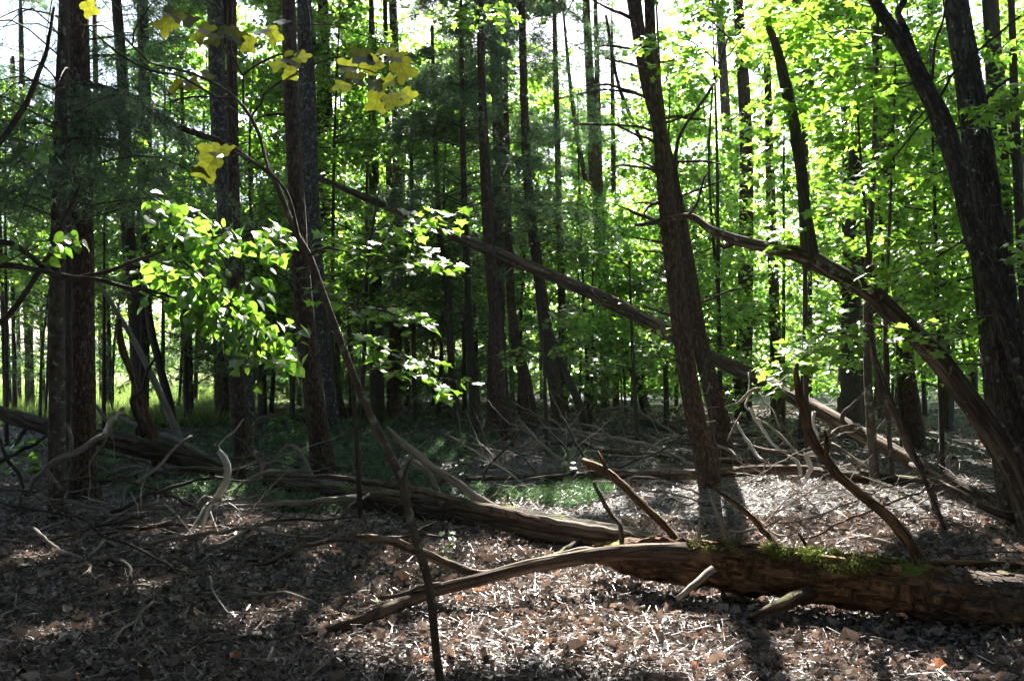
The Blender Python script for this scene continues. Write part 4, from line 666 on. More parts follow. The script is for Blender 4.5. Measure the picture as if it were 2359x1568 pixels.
small_maple('leafy sapling with pale lit tiers at the foot of the middle pines', [(1260,1040,9),(1256,900,8),(1250,800,6),(1246,700,4)], 14, [([(1250,830,14),(1200,815,13.8),(1150,830,13.6)], 40, 40), ([(1250,790,14),(1320,820,13.8),(1390,830,13.6)], 46, 40), ([(1248,740,14),(1290,720,13.8),(1350,730,13.6)], 36, 40)], .115, 74)
small_maple('bushy sapling with bright leaves between the middle trunks and the pine pair', [(1470,1030,10),(1462,900,9),(1455,760,7),(1450,600,4)], 15, [([(1460,850,15),(1400,840,14.8),(1360,870,14.6)], 50, 50), ([(1458,800,15),(1520,800,14.8),(1570,830,14.6)], 50, 50), ([(1456,720,15),(1400,700,14.8),(1350,720,14.6)], 50, 55), ([(1455,660,15),(1520,640,14.8),(1570,660,14.6)], 50, 55), ([(1452,620,15),(1420,590,14.8),(1390,580,14.7)], 40, 50)], .115, 75)
# small seedlings on the floor
def seedling(label, x, y, h, n, size, kind='maple', seed=1, spread=.5):
    rg = np.random.default_rng(seed); b = gp(x, y); r = empty('seedling', b, label, 'seedling'); mb = MB(); e = b + [rg.normal(0, .1) * h, 0, h]; mb.tube(np.array([[*b, .004], [*((b + e) / 2 + [.02, 0, 0]), .003], [*e, .0015]]), 5, .05); link('stem', mb.build('stem', b), M['twig'], r)
    for k in range(n):
        t = rg.uniform(.3, 1.05); a = rg.uniform(0, 6.283); d = np.array([math.cos(a), math.sin(a), -.2]); put_leaf(kind, r, b + (e - b) * t + d * spread * size, d, (rg.normal(0, .3), rg.normal(0, .3), 1), size * rg.uniform(.7, 1.2), rg)
seedling('small green seedling between the forked dead branch and the long log', 1028, 1335, .33, 22, .05, seed=1)
seedling('small plant with pale lit leaves behind the fallen pole', 1320, 1115, .32, 40, .075, seed=2, spread=1.6)
seedling('tiny bright green seedling in the gap under the rotten log', 1535, 1388, .05, 5, .05, seed=3)
seedling('tiny green seedling on the lit floor before the log shadow', 1452, 1470, .05, 5, .06, seed=4)
seedling('low green seedling beside the forked dead branch', 885, 1398, .06, 5, .05, seed=5)
seedling('leafy green bush at the foot of the dark middle-left pine', 650, 1035, .6, 60, .09, 'heart', 6, 2.2)
seedling('green fern-like plant in the shade left of the smooth trunk', 40, 1110, .5, 46, .1, 'heart', 7, 2.0)
seedling('yellow-green plant by the left edge above the ferns', 52, 1040, .3, 12, .08, 'maple', 8, 1.2)
seedling('green fern-like clump just behind the smooth left trunk', 98, 1095, .5, 34, .09, 'heart', 9, 2.0)
seedling('green seedling among the clubmoss behind the long log', 1060, 1110, .35, 22, .08, 'heart', 10, 1.4)

# ------------------------------------------------------------------ fallen trees and logs
def fallen(name, label, P, mat, sides=12, amp=.08, branches=(), seed=1, jag=.8, cat='log', step=.06, crook=0, fq=8, fl=2, group=None):
    C4 = path3(P); base = C4[len(C4) // 2, :3].copy(); base[2] = gz1(base[0], base[1]); r = empty(name, base, label, cat, group); mb = MB(); mb.tube(C4, sides, step, amp, fq, fl, seed, jag=jag, crook=crook); link('trunk', mb.build('trunk', base), mat, r)
    for k, b in enumerate(branches):
        m = M[b[1]]; bm = MB(); bm.tube(path3(b[0]), 9, .04, .12, 7, 5, seed + k * 3, jag=1.5, crook=.016); o = link('branch', bm.build('branch', base), m, r)
        if len(b) > 2: o['label'] = b[2]
    return r
l1 = fallen('rotten_log', 'mossy crumbling rotten log lying across the lower right', [(2460,1398,118,5.28),(2250,1380,114,5.35),(2130,1362,110,5.45),(2000,1346,112,5.55),(1850,1326,106,5.68),(1700,1309,106,5.82),(1580,1292,100,5.95),(1480,1284,84,6.05),(1410,1278,58,6.12),(1385,1277,44,6.15)], M['rotten'], 40, .24, jag=1.2, seed=5, step=.025, fq=20, fl=7, branches=[
    ([(2140,1325,40,5.45),(2128,1300,30,5.5),(2100,1262,26,5.55),(2050,1200,25,5.62),(1990,1150,24,5.7),(1940,1100,23,5.75),(1900,1050,23,5.8),(1872,1010,24,5.82),(1857,950,20,5.85),(1846,900,18,5.85),(1838,845,9,5.85)], 'deadorange', 'orange-barked crooked upright branch'), ([(1900,1060,14,5.8),(1905,1010,12,5.78),(1900,995,7,5.76)], 'deadorange'),
    ([(1806,1285,18,5.75),(1795,1262,15,5.8),(1760,1220,14,5.9),(1720,1180,13,5.95),(1650,1130,8,6.05)], 'deadorange'), ([(1560,1255,24,6.0),(1548,1228,20,6.05),(1500,1180,19,6.15),(1440,1122,18,6.3),(1390,1085,20,6.4),(1350,1062,14,6.5)], 'deadorange', 'bent orange-brown branch with a broken end'), ([(1400,1085,9,6.4),(1380,1045,8,6.42)], 'deadorange'),
    ([(1432,1240,13,6.1),(1425,1210,11,6.15),(1400,1170,11,6.25),(1370,1115,7,6.35)], 'deadbrown'), ([(1690,1262,16,5.9),(1680,1240,13,5.95),(1660,1210,11,6.0),(1630,1128,6,6.1)], 'deadgrey'), ([(1870,1290,10,5.75),(1858,1255,8,5.78),(1845,1228,5,5.8)], 'deadorange'), ([(1930,1310,10,5.7),(1912,1275,5,5.72)], 'deadorange'), ([(1612,1250,9,5.95),(1608,1200,6,6)], 'deadgrey'),
    ([(1640,1312,17,5.6),(1600,1340,16,5.5),(1562,1372,11,5.45)], 'deadgrey'), ([(1860,1365,38,5.5),(1800,1395,32,5.35),(1730,1428,18,5.25)], 'oldlog')])
M['scaly'] = bark('bark_scale', (.035,.026,.021), (.08,.06,.048), (.15,.12,.1), zs=.6, scale=40, bump=1, lichen=(.08,.085,.05), lich_t=.64)
bm = MB(); bm.tube(path3([(2470,1399,126,5.28),(2340,1388,124,5.31),(2240,1379,121,5.36),(2150,1366,117,5.43)]), 30, .035, .05, 12, 4, 8, jag=.5); o = link('bark_sleeve', bm.build('bark_sleeve', l1.location), bark('scaly_bark', (.05,.038,.03), (.11,.082,.064), (.19,.15,.12), plates=13, zs=.5, scale=30, bump=1, lichen=(.07,.075,.045), lich_t=.62, crack=(.012,.009,.007), bdist=.025), l1)
rg = np.random.default_rng(14); SCL = spline(path3([(2470,1399,126,5.28),(2340,1388,124,5.31),(2240,1379,121,5.36),(2150,1366,117,5.43)]), .01); t_ = 0
while t_ < len(SCL) - 7:   # scaly plates of bark
    stp = int(rg.uniform(5, 9))
    for a0 in np.arange(-.9, 2.5, .3) + rg.uniform(0, .25):
        c0 = SCL[min(t_ + int(rg.integers(0, 3)), len(SCL) - 2)]; ln = rg.uniform(.05, .10); wa = rg.uniform(.11, .17); a_ = a0 + rg.normal(0, .05); ax = SCL[-1, :3] - SCL[0, :3]; ax /= np.linalg.norm(ax); V_ = []
        for h in (1.0, 1.035 + .03 * rg.random()):
            for (da, dl) in ((-1, -.5), (-.1, -.62), (1, -.45), (1.05, .4), (.1, .58), (-.95, .5)):
                aa_ = a_ + da * wa * rg.uniform(.8, 1.05); V_.append(c0[:3] + ax * dl * ln * rg.uniform(.85, 1.1) + np.array([0, -math.sin(aa_), math.cos(aa_)]) * c0[3] * h)
        V_ = np.array(V_); me = mesh('bark_plate', V_ - np.array(l1.location), [np.array([[6,7,8,9,10,11]]), np.array([[k_, (k_ + 1) % 6, 6 + (k_ + 1) % 6, 6 + k_] for k_ in range(6)])], {'rest': V_}, False); link('bark_plate', me, M['scaly'], l1)
    t_ += stp
rg = np.random.default_rng(4); LC = spline(path3([(2130,1362,122,5.45),(2000,1346,112,5.55),(1850,1326,106,5.68),(1700,1309,106,5.82),(1580,1292,100,5.95)]), .02)
for k in range(46):   # splinters of broken-up wood on the crown of the log
    i = int(rg.uniform(0, len(LC) - 26)); a = rg.normal(.15, .75); ln = int(rg.uniform(6, 24)); c0, c1_ = LC[i], LC[min(i + ln, len(LC) - 1)]; off = np.array([0, -math.sin(a), math.cos(a)]); h = rg.uniform(.96, 1.1)
    bm = MB(); rr = rg.uniform(.006, .017); bm.tube(np.array([[*(c0[:3] + off * c0[3] * h), rr], [*((c0[:3] + c1_[:3]) / 2 + off * c0[3] * h), rr * 1.1], [*(c1_[:3] + off * c1_[3] * h * rg.uniform(.95, 1.1)), rr * .5]]), 5, .05, .3, 6, 9, k, jag=2)
    link('splinter', bm.build('splinter', l1.location, smooth=False), M['deadorange'] if rg.random() < .55 else M['rotten'], l1)
for k in range(70):   # crumbling blocks of rotten wood on the near face
    i = int(rg.uniform(0, len(LC) - 8)); a = rg.uniform(.5, 2.0); c0 = LC[i]; off = np.array([0, -math.sin(a), math.cos(a)]); ax = LC[min(i + 4, len(LC) - 1), :3] - c0[:3]; ax /= np.linalg.norm(ax); sd_ = np.cross(ax, off); p = c0[:3] + off * c0[3] * rg.uniform(.92, 1.02); e = np.array([rg.uniform(.03, .11), rg.uniform(.012, .035), rg.uniform(.01, .026)])
    V8 = np.array([[sx_, sy_, sz_] for sx_ in (-1, 1) for sy_ in (-1, 1) for sz_ in (-1, 1)], float) * e * rg.uniform(.65, 1.15, (8, 3)); W8 = p + V8[:, :1] * ax + V8[:, 1:2] * sd_ + V8[:, 2:] * off
    me = mesh('wood_block', W8 - np.array(l1.location), np.array([[0,1,3,2],[4,6,7,5],[0,4,5,1],[2,3,7,6],[0,2,6,4],[1,5,7,3]]), {'rest': W8 * 1.0}, False); link('wood_block', me, M['rotten'], l1)
mp = []
ii_ = (np.clip(rg.normal(.52, .2, 5200), .02, .98) * (len(LC) - 1)).astype(int); aa = rg.normal(.45, .45, 5200); cc = LC[ii_]; kk_ = vn(np.stack([cc[:, 0] * 9, aa * 3, 0 * aa + 3], 1), 8) > .12
mp = (cc[:, :3] + np.stack([rg.normal(0, .01, 5200), -np.sin(aa) * cc[:, 3] * 1.04, np.cos(aa) * cc[:, 3] * 1.04], 1))[kk_]
mp = np.array(mp); V, Fc, r_ = needles(mp, np.tile([0, -.3, 1.], (len(mp), 1)), rg, 6, .015, .006, .7); M['moss'] = leafmat('moss', (.10,.125,.018), (.03,.04,.006), .6); o = link('moss', mesh('moss', V - np.array(l1.location), Fc, {'rnd': r_}, False), M['moss'], l1); o['kind'] = 'stuff'
fallen('fallen_branch', 'long peeling dead branch forking left from the rotten log onto the floor', [(1570,1272,46,5.85),(1480,1270,40,5.8),(1390,1276,35,5.75),(1300,1290,32,5.7),(1200,1308,30,5.6),(1100,1335,30,5.5),(1000,1360,28,5.4),(900,1400,28,5.2),(800,1440,24,5.05),(700,1466,18,4.95),(630,1480,8,4.9)], M['deadlog'], 14, .12, seed=6, cat='branch', branches=[
    ([(1180,1318,20,5.58),(1100,1324,22,5.55),(1050,1308,22,5.6),(980,1276,22,5.65),(920,1253,20,5.7),(870,1244,18,5.75),(825,1236,13,5.8)], 'deadlog', 'pinkish bare fork with a broken end'), ([(1010,1345,12,5.4),(944,1366,11,5.3),(877,1384,8,5.25)], 'deadlog'), ([(760,1455,11,5.0),(720,1478,9,4.95),(690,1490,6,4.9)], 'deadlog'), ([(1390,1276,18,5.75),(1330,1268,16,5.8),(1230,1290,8,5.85)], 'deadgrey')])
fallen('fallen_tree', 'long dark fallen trunk stretching left behind the rotten log', [(1540,1265,46,6.5),(1450,1245,62,6.9),(1350,1236,72,7.25),(1250,1217,76,7.6),(1150,1199,72,8.0),(1050,1181,66,8.4),(950,1164,60,8.9),(850,1150,54,9.3),(750,1136,48,9.7),(640,1117,44,10.1),(540,1097,38,10.35),(440,1088,30,10.5),(330,1098,20,10.4),(210,1110,12,10.2)], M['oldlog'], 24, .13, seed=7, step=.05, fq=12, fl=3, branches=[
    ([(1145,1175,26,7.9),(1120,1160,22,7.9),(1050,1112,19,8.0),(980,1062,18,8.1),(930,1022,15,8.15),(893,986,7,8.2)], 'deadgrey', 'pale broken branch pointing up to the left'), ([(1018,1158,18,8.4),(1005,1120,14,8.4),(980,1080,12,8.45),(930,1050,7,8.5)], 'deadgrey'),
    ([(1260,1205,16,7.4),(1180,1184,20,7.6),(1100,1166,20,7.8),(1020,1142,19,8.1),(960,1126,17,8.4),(850,1110,14,8.8),(750,1099,12,9.2),(650,1096,8,9.6)], 'deadlog', 'long bare bough lying along the trunk'), ([(1520,1245,8,6.6),(1420,1225,12,6.9),(1300,1205,14,7.3),(1200,1188,9,7.6)], 'deadgrey'),
    ([(820,1150,22,8.9),(733,1152,15,8.8),(677,1159,13,8.75),(587,1167,10,8.7),(525,1162,6,8.7)], 'deadgrey'), ([(719,1110,11,10),(719,1094,9,10.2),(705,1068,9,10.3),(687,1038,10,10.4),(669,1024,9,10.4),(653,1034,8,10.4),(619,1076,6,10.3)], 'deadgrey', 'arched bare branch'), ([(1330,1250,20,7.1),(1290,1275,16,6.9),(1240,1305,10,6.75)], 'oldlog'), ([(950,1180,22,8.7),(900,1215,12,8.4)], 'oldlog'), ([(945,1150,10,8.8),(938,1110,9,8.85),(925,1075,6,8.9)], 'deadgrey')])
fallen('fallen_tree', 'weathered fallen trunk raised off the floor behind the two left trunks', [(-120,915,32,12.2),(0,950,31,12),(115,985,37,11.6),(230,1008,42,11.2),(330,1031,46,11),(430,1056,45,10.8),(520,1086,38,10.6),(600,1112,26,10.4)], M['oldlog'], 20, .14, seed=8, fq=14, fl=1.2, branches=[
    ([(330,1000,14,11),(304,920,12,10.6),(330,896,11,10.5),(340,858,8,10.4),(360,820,5,10.3)], 'dark'), ([(470,1050,15,10.8),(420,1020,14,11),(340,990,12,11.4),(270,958,9,11.7)], 'deadgrey'), ([(590,1140,10,9.8),(601,1100,14,10),(607,1072,14,10.2),(589,1048,13,10.4),(575,1028,12,10.5),(583,1010,11,10.5),(587,982,11,10.5),(613,960,10,10.5),(643,956,8,10.5),(665,946,5,10.5)], 'deadbrown', 'crooked branch rearing up by the brown trunk'), ([(60,985,10,11.7),(30,1040,8,11.4),(-10,1066,6,11)], 'dark')])
fallen('broken_snag', 'broken orange-brown snag standing up at left', [(362,1058,28,10.9),(352,1006,25,11),(336,960,22,11.05),(314,887,19,11.1),(296,840,17,11.15),(285,815,18,11.2),(276,775,17,11.2),(275,742,12,11.2)], M['deadorange'], 12, .12, seed=9, jag=1.8, cat='snag')
fallen('leaning_pole', 'grey dead pole leaning left behind the orange-brown snag', [(420,1046,18,13.8),(415,1013,17,13.8),(375,920,16,13.8),(340,845,14,13.7),(300,770,12,13.6),(224,645,9,13.5)], M['deadgrey'], 10, .06, seed=10, cat='pole')
fallen('leaning_dead_tree', 'long dead trunk leaning from the right floor up to the middle left trees', [(2330,1190,38,9.15),(2200,1118,35,9.7),(2050,1035,34,10.5),(1950,980,34,11.2),(1850,925,34,12.0),(1750,872,33,13.0),(1640,824,33,13.8),(1550,772,34,14.2),(1400,692,32,14.8),(1250,627,28,15.15),(1130,577,25,15.4),(1050,545,23,15.6),(950,500,21,15.9),(900,480,19,16.1),(830,450,16,16.5),(770,425,14,16.8),(700,398,11,17)], M['deadlog'], 16, .07, seed=12, cat='tree', branches=[
    ([(1950,978,12,11.1),(1941,962,11,11.0),(1965,930,9,10.9),(1995,900,5,10.8)], 'dark'), ([(1984,980,6,10.8),(1937,986,12,10.7),(1905,1012,9,10.6)], 'deadbrown'), ([(1380,690,7,14.7),(1360,668,4,14.6)], 'deadlog'), ([(1560,765,7,14.1),(1580,745,4,14)], 'deadlog')])
fallen('fallen_pole', 'pale smooth pole lying behind the log, passing behind the front pine', [(1075,1103,10,11.0),(1229,1097,14,11.0),(1325,1094,19,11.0),(1445,1093,22,11.0),(1613,1092,25,11.0),(1657,1088,25,11.0),(1737,1083,25,11.0),(1837,1081,23,11.0),(1880,1084,16,11.0)], M['deadlog'], 14, .05, seed=13)
fallen('fallen_log', 'dark log in shade at right, behind the lit floor', [(1872,1088,26,10.9),(1957,1098,28,10.6),(2057,1105,28,10.4),(2176,1121,28,10.0),(2296,1152,28,9.5),(2370,1180,26,9.2)], M['oldlog'], 14, .09, seed=14)
fallen('fallen_pole', 'thin brown pole just behind the pale fallen pole', [(1380,1037,8,12.6),(1493,1045,12,12.5),(1613,1056,14,12.3),(1737,1065,15,12.2),(1840,1072,13,12.1)], M['deadlog'], 10, .07, seed=15)
fallen('fallen_log', 'mossy greenish log behind the right end of the rotten log', [(2070,1300,16,6.6),(2176,1298,20,6.65),(2270,1301,20,6.65),(2345,1304,18,6.65),(2420,1310,14,6.6)], M['deadorange'], 10, .12, seed=16)
fallen('fallen_branch', 'reddish dead branch slanting down to the foot of the right-edge trunk', [(2100,1070,12,8.8),(2133,1095,15,8.6),(2187,1125,18,8.4),(2237,1151,20,8.2),(2287,1175,21,8.0),(2330,1192,22,7.9)], M['deadbrown'], 10, .1, seed=17, cat='branch')
fallen('fallen_log', 'dark log far back behind the front pine', [(1470,970,13,17.3),(1517,981,18,17),(1577,998,17,16.6),(1640,1010,12,16.4)], M['dark'], 10, .1, seed=18)
fallen('fallen_log', 'far pale log on the lit floor beyond the middle pines', [(1300,948,8,24),(1360,944,9,24),(1430,950,8,24)], M['deadlog'], 8, .08, seed=19)
fallen('fallen_log', 'far thin log just in front of the far pale log', [(1350,958,7,22.5),(1400,957,8,22.5),(1460,960,7,22.5)], M['deadlog'], 8, .08, seed=20)

# ------------------------------------------------------------------ countable branches and sticks
def bits(name, label, P, mat, extra=(), seed=0, cat='branch', group=None, sides=7, crook=.022):
    C4 = path3(P) if len(P[0]) == 4 else gpath(P); base = C4[-1, :3].copy(); base[2] = gz1(base[0], base[1]); me = MB(); me.tube(C4, sides, .05, .1, 6, 6, seed, crook=crook, jag=1); r = link(name, me.build(name, base), M[mat], None, base); tag(r, label, cat, group)
    for k, e in enumerate(extra):
        bm = MB(); bm.tube(path3(e) if len(e[0]) == 4 else gpath(e), 6, .05, .1, 6, 6, seed + k + 1, crook=crook, tip=True); link('twig', bm.build('twig', base), M[mat], r)
    return r
B = 'fallen_branch'
bits(B, 'curled bleached white branch standing on end at left', [(507,1040,12,7.9),(517,1056,17,7.9),(523,1084,17,7.9),(517,1118,16,7.9),(501,1140,15,7.9),(485,1156,12,7.88),(477,1174,11,7.85),(471,1198,10,7.82),(465,1232,7,7.8)], 'deadpale', [[(481,1158,7,7.88),(455,1196,6,7.7),(431,1238,5,7.55),(415,1259,5,7.45)], [(481,1172,6,7.86),(493,1198,5,7.8),(505,1240,5,7.7),(508,1262,4,7.6)], [(489,1146,5,7.88),(471,1142,5,7.8),(462,1148,4,7.75),(455,1158,3,7.7)], [(483,1154,5,7.88),(505,1153,5,7.85),(521,1154,4,7.8),(545,1172,3,7.8),(556,1190,2,7.8)], [(507,1042,5,7.9),(505,1024,4,7.9),(537,992,4,7.9),(561,968,3,7.9)]], seed=1)
bits(B, 'pale elbowed branch crossing the foot of the two left trunks', [(236,1004,12,8.15),(200,1024,14,8.15),(166,1042,15,8.15),(130,1060,14,8.15),(110,1075,12,8.15),(120,1092,10,8.15),(136,1116,8,8.12),(146,1128,5,8.1)], 'deadgrey', [[(112,1074,11,8.15),(76,1114,11,8.3),(50,1144,11,8.6),(34,1170,9,9.0)], [(164,1042,11,8.15),(162,1010,9,8.15),(160,985,7,8.15)], [(236,1004,12,8.15),(260,962,11,8.6),(280,938,9,9)]], seed=2)
bits(B, 'thin pale pole leaning right of the rough left pine', [(210,908,5,10.6),(226,942,7,10.6),(250,982,7,10.5),(262,1010,7,10.4)], 'deadgrey', seed=3)
bits(B, 'dark branch slanting from the left edge up to the smooth trunk', [(-10,1069,8,9.4),(56,1034,9,9.4),(112,1003,7,9.4)], 'dark', seed=4)
bits(B, 'dark stem bending down by the left edge', [(-5,1000,7,9),(20,1064,8,9),(38,1092,7,9),(54,1140,6,9)], 'dark', seed=5)
bits(B, 'thin grey twig hanging beside the pale elbowed branch', [(262,970,4,8.3),(252,990,5,8.3),(230,1034,5,8.35),(208,1085,4,8.4),(200,1200,3,8.4)], 'deadgrey', seed=6)
bits(B, 'long wavy grey branch sprawling down to the dark floor at left', [(440,1004,5,8.7),(386,1042,7,8.7),(368,1068,8,8.65),(340,1094,8,8.6),(290,1130,7,8.5),(280,1160,7,8.4),(284,1184,8,8.35),(306,1208,6,8.25)], 'deadgrey', [[(300,1132,3,8.3),(310,1160,5,8.2),(314,1204,6,8.1),(286,1232,6,7.8),(272,1252,4,7.5)], [(280,1162,5,8.4),(262,1195,5,8.3),(250,1230,4,7.85)]], seed=7)
bits(B, 'grey stick lying at the foot of the smooth left trunk', [(190,1178,9),(152,1200,9),(112,1214,8),(74,1222,5)], 'deadgrey', [[(80,1224,6),(120,1220,7),(166,1216,5)]], seed=8)
bits(B, 'short forked twig at lower left of the smooth trunk', [(94,1216,4,8.0),(96,1238,5,7.7),(114,1256,5,7.4)], 'deadgrey', seed=9)
bits(B, 'thin curved twig sweeping past the foot of the left pine', [(146,1130,4,8),(156,1184,5,7.9),(170,1216,5,7.75),(212,1246,4,7.5)], 'deadbrown', seed=10)
bits(B, 'horizontal grey branch low at the left edge', [(-10,1126,8,10.2),(60,1121,9,10.2),(118,1120,7,10.1)], 'deadgrey', seed=11)
bits('fallen_stick', 'stick on shaded floor under the curled white branch', [(535,1222,6),(587,1232,7),(641,1250,5)], 'stick', seed=12, cat='stick')
bits('fallen_stick', 'dark bent stick on the floor left of the forked dead branch', [(566,1294,7),(634,1298,9),(697,1282,9),(757,1274,6)], 'dark', seed=13, cat='stick')
bits('fallen_stick', 'pale straight stick lying on the lit floor left of the sapling foot', [(658,1372,10),(757,1375,12),(820,1370,12),(872,1366,7)], 'stick', seed=14, cat='stick')
bits('fallen_stick', 'long pale stick on the floor at lower left', [(299,1352,8),(398,1361,9),(518,1363,9),(655,1360,6)], 'stick', seed=15, cat='stick')
bits('fallen_stick', 'hooked grey stick on the floor at lower left', [(305,1450,5),(307,1429,7),(390,1418,7),(458,1398,6),(502,1386,4)], 'deadgrey', seed=16, cat='stick')
bits('fallen_stick', 'thin bowed twig on dark floor near the left edge', [(24,1326,4),(100,1342,4),(159,1347,4),(239,1330,3)], 'stick', seed=17, cat='stick')
bits('fallen_stick', 'pale thin twig standing up from the floor at lower left', [(484,1326,3,5.6),(498,1374,4,5.5),(538,1424,4,5.35)], 'deadpale', seed=18, cat='stick')
bits('fallen_stick', 'thin twig slanting over the floor below the curled white branch', [(406,1328,4),(440,1300,4),(478,1262,3)], 'stick', seed=19, cat='stick')
bits('fallen_stick', 'short pale stick near the bottom left corner', [(32,1521,4),(80,1480,4),(112,1461,3)], 'deadgrey', seed=20, cat='stick')
bits('fallen_stick', 'dark slanting stick left of the slender sapling, under the long trunk', [(757,1244,8),(793,1204,9,.1),(847,1186,9,.2)], 'dark', seed=21, cat='stick')
bits(B, 'smooth grey branch curving over the lit floor behind the rotten log', [(1760,1190,6),(1774,1196,10),(1837,1208,12),(1913,1220,13),(1977,1244,13),(2069,1264,11)], 'deadgrey', [[(1913,1220,5),(1880,1235,4),(1850,1250,3)]], seed=22)
bits(B, 'short white crooked stub beside the orange-barked upright branch', [(1877,1043,8,9.8),(1866,1045,11,9.8),(1859,1052,13,9.8),(1863,1068,13,9.8),(1865,1078,11,9.8),(1855,1100,8,9.8)], 'deadpale', seed=23)
bits(B, 'long brown branch slanting through the brush right of the pine pair', [(1637,988,7,11.2),(1697,1016,9,11),(1757,1032,11,10.8),(1817,1046,11,10.7),(1880,1052,8,10.6)], 'deadbrown', seed=24)
bits(B, 'dark arching branch low in the brush left of the front pine', [(1270,1020,8,13.3),(1349,1024,10,13.2),(1397,1034,10,13),(1470,1050,8,12.8)], 'dark', seed=25)
bits(B, 'long thin grey branch sloping right towards the front pine', [(1248,983,5,13.8),(1325,992,6,13.4),(1397,1004,8,13),(1469,1019,9,12.6),(1529,1038,9,12.2),(1613,1076,8,11.6)], 'deadgrey', [[(1397,1004,5,13),(1380,985,4,13),(1320,975,3,13.2)]], seed=26)
bits(B, 'slanting grey branch dropping onto the pale fallen pole', [(1195,965,4,11.6),(1229,1002,7,11.4),(1265,1038,8,11.3),(1301,1067,9,11.2),(1340,1090,10,11.1)], 'deadgrey', [[(1229,1002,4,11.4),(1205,985,3,11.3),(1167,968,3,11.3),(1121,916,2,11.3)]], seed=27)
bits(B, 'dark thin stem leaning onto the broken orange-brown branch', [(1265,901,4,11),(1289,944,5,11),(1320,1004,6,10.9),(1349,1060,6,10.8),(1365,1112,6,10.7)], 'dark', seed=28)
bits(B, 'grey twig arching down into the clubmoss', [(1085,1004,4,11.2),(1119,1033,6,11.1),(1138,1060,7,11),(1186,1095,6,10.9)], 'deadgrey', seed=29)
bits(B, 'dark crooked twig standing in the clubmoss', [(1206,980,4,10.8),(1169,1031,5,10.8),(1126,1074,6,10.7),(1111,1119,7,10.6)], 'dark', seed=30)
bits(B, 'curved thin branch behind the front pine, far back', [(1380,942,5,18),(1445,940,6,17.6),(1500,965,7,17),(1560,1000,6,16)], 'deadgrey', seed=31)
bits('fallen_stick', 'yellowish thin twig on the floor left of the slender sapling', [(725,1274,3),(781,1282,3),(815,1305,3),(837,1334,2)], 'deadorange', seed=33, cat='stick')
bits('fallen_stick', 'dark stick on litter in the bottom right, below the rotten log', [(1810,1500,5),(1870,1480,5),(1945,1472,3)], 'dark', seed=34, cat='stick')
bits('fallen_stick', 'pale chunky splinter of wood lying below the rotten log at right', [(2010,1460,16),(2030,1440,15),(2070,1405,8,.05)], 'deadpale', seed=35, cat='stick')
c3 = lambda q: [(1557 + x * .2, 802 + y * .2, w_, d) for x, y, w_, d in q]
for k, (q, m) in enumerate([([(1290,310,3,10.4),(1100,440,5,10.4),(900,480,6,10.4),(700,600,4,10.4),(560,690,2,10.4)], 'deadgrey'), ([(900,480,5,10.4),(740,650,3,10.4)], 'deadpale'), ([(700,840,5,10.9),(760,980,6,10.8),(820,1090,9,10.7),(900,1190,8,10.6),(1000,1300,6,10.4)], 'deadpale'), ([(860,690,8,10.8),(900,800,10,10.8),(940,880,9,10.7),(1080,1080,7,10.6),(1260,1190,5,10.5)], 'deadpale'),
        ([(930,810,4,10.7),(1150,960,6,10.6),(1280,1080,6,10.5),(1400,1220,4,10.4)], 'deadgrey'), ([(1260,1220,5,10.5),(1400,1310,9,10.4),(1430,1420,10,10.3)], 'deadpale'), ([(1590,740,8,10.9),(1580,860,7,10.9),(1610,960,7,10.8),(1660,1050,5,10.7)], 'deadpale'), ([(330,690,3,9.8),(490,660,3,9.7)], 'deadgrey'), ([(310,515,3,9.8),(360,520,3,9.8),(385,400,3,9.7)], 'deadgrey'), ([(360,850,3,9.8),(450,820,3,9.7)], 'deadpale'),
        ([(420,1110,7,11.4),(560,1140,8,11.3),(640,1180,8,11.2),(720,1250,7,11.1)], 'deadgrey'), ([(1800,1090,4,10.2),(2000,1210,5,10),(2200,1350,5,9.9)], 'stick'), ([(960,510,4,11),(1090,700,4,10.9),(1200,900,4,10.8)], 'deadgrey'), ([(1200,780,6,11.2),(1260,920,7,11.1),(1350,1120,6,11)], 'deadbrown'), ([(1040,320,4,11.6),(1050,450,6,11.5),(980,560,5,11.4)], 'dark'), ([(840,280,3,11),(850,500,4,11),(800,650,6,10.9),(830,700,4,10.9)], 'deadpale'), ([(760,740,4,10.8),(640,980,4,10.8),(590,1060,3,10.8)], 'deadgrey'), ([(1080,705,4,10.5),(960,740,4,10.5),(910,780,3,10.5)], 'deadgrey')]):
    bits('bare_twig', 'bare pale twig in the tangled brush right of the pine pair', c3(q), m, seed=40 + k, cat='twig', group='twigs in the brush right of the pines', sides=6)
rg = np.random.default_rng(17)
def rand_twig(px, py, d, L, r, up):
    b = at(px, py, d); b[2] = max(gz1(b[0], b[1]), 0) + .01; a = rg.uniform(0, 6.283); e = b + [math.cos(a) * L, math.sin(a) * L * .6, up * L * rg.random()]; m = (b + e) / 2 + [rg.normal(0, .08) * L, 0, rg.uniform(0, .2) * L * up]
    return np.array([[*b, r], [*m, r * .75], [*e, r * .3]])
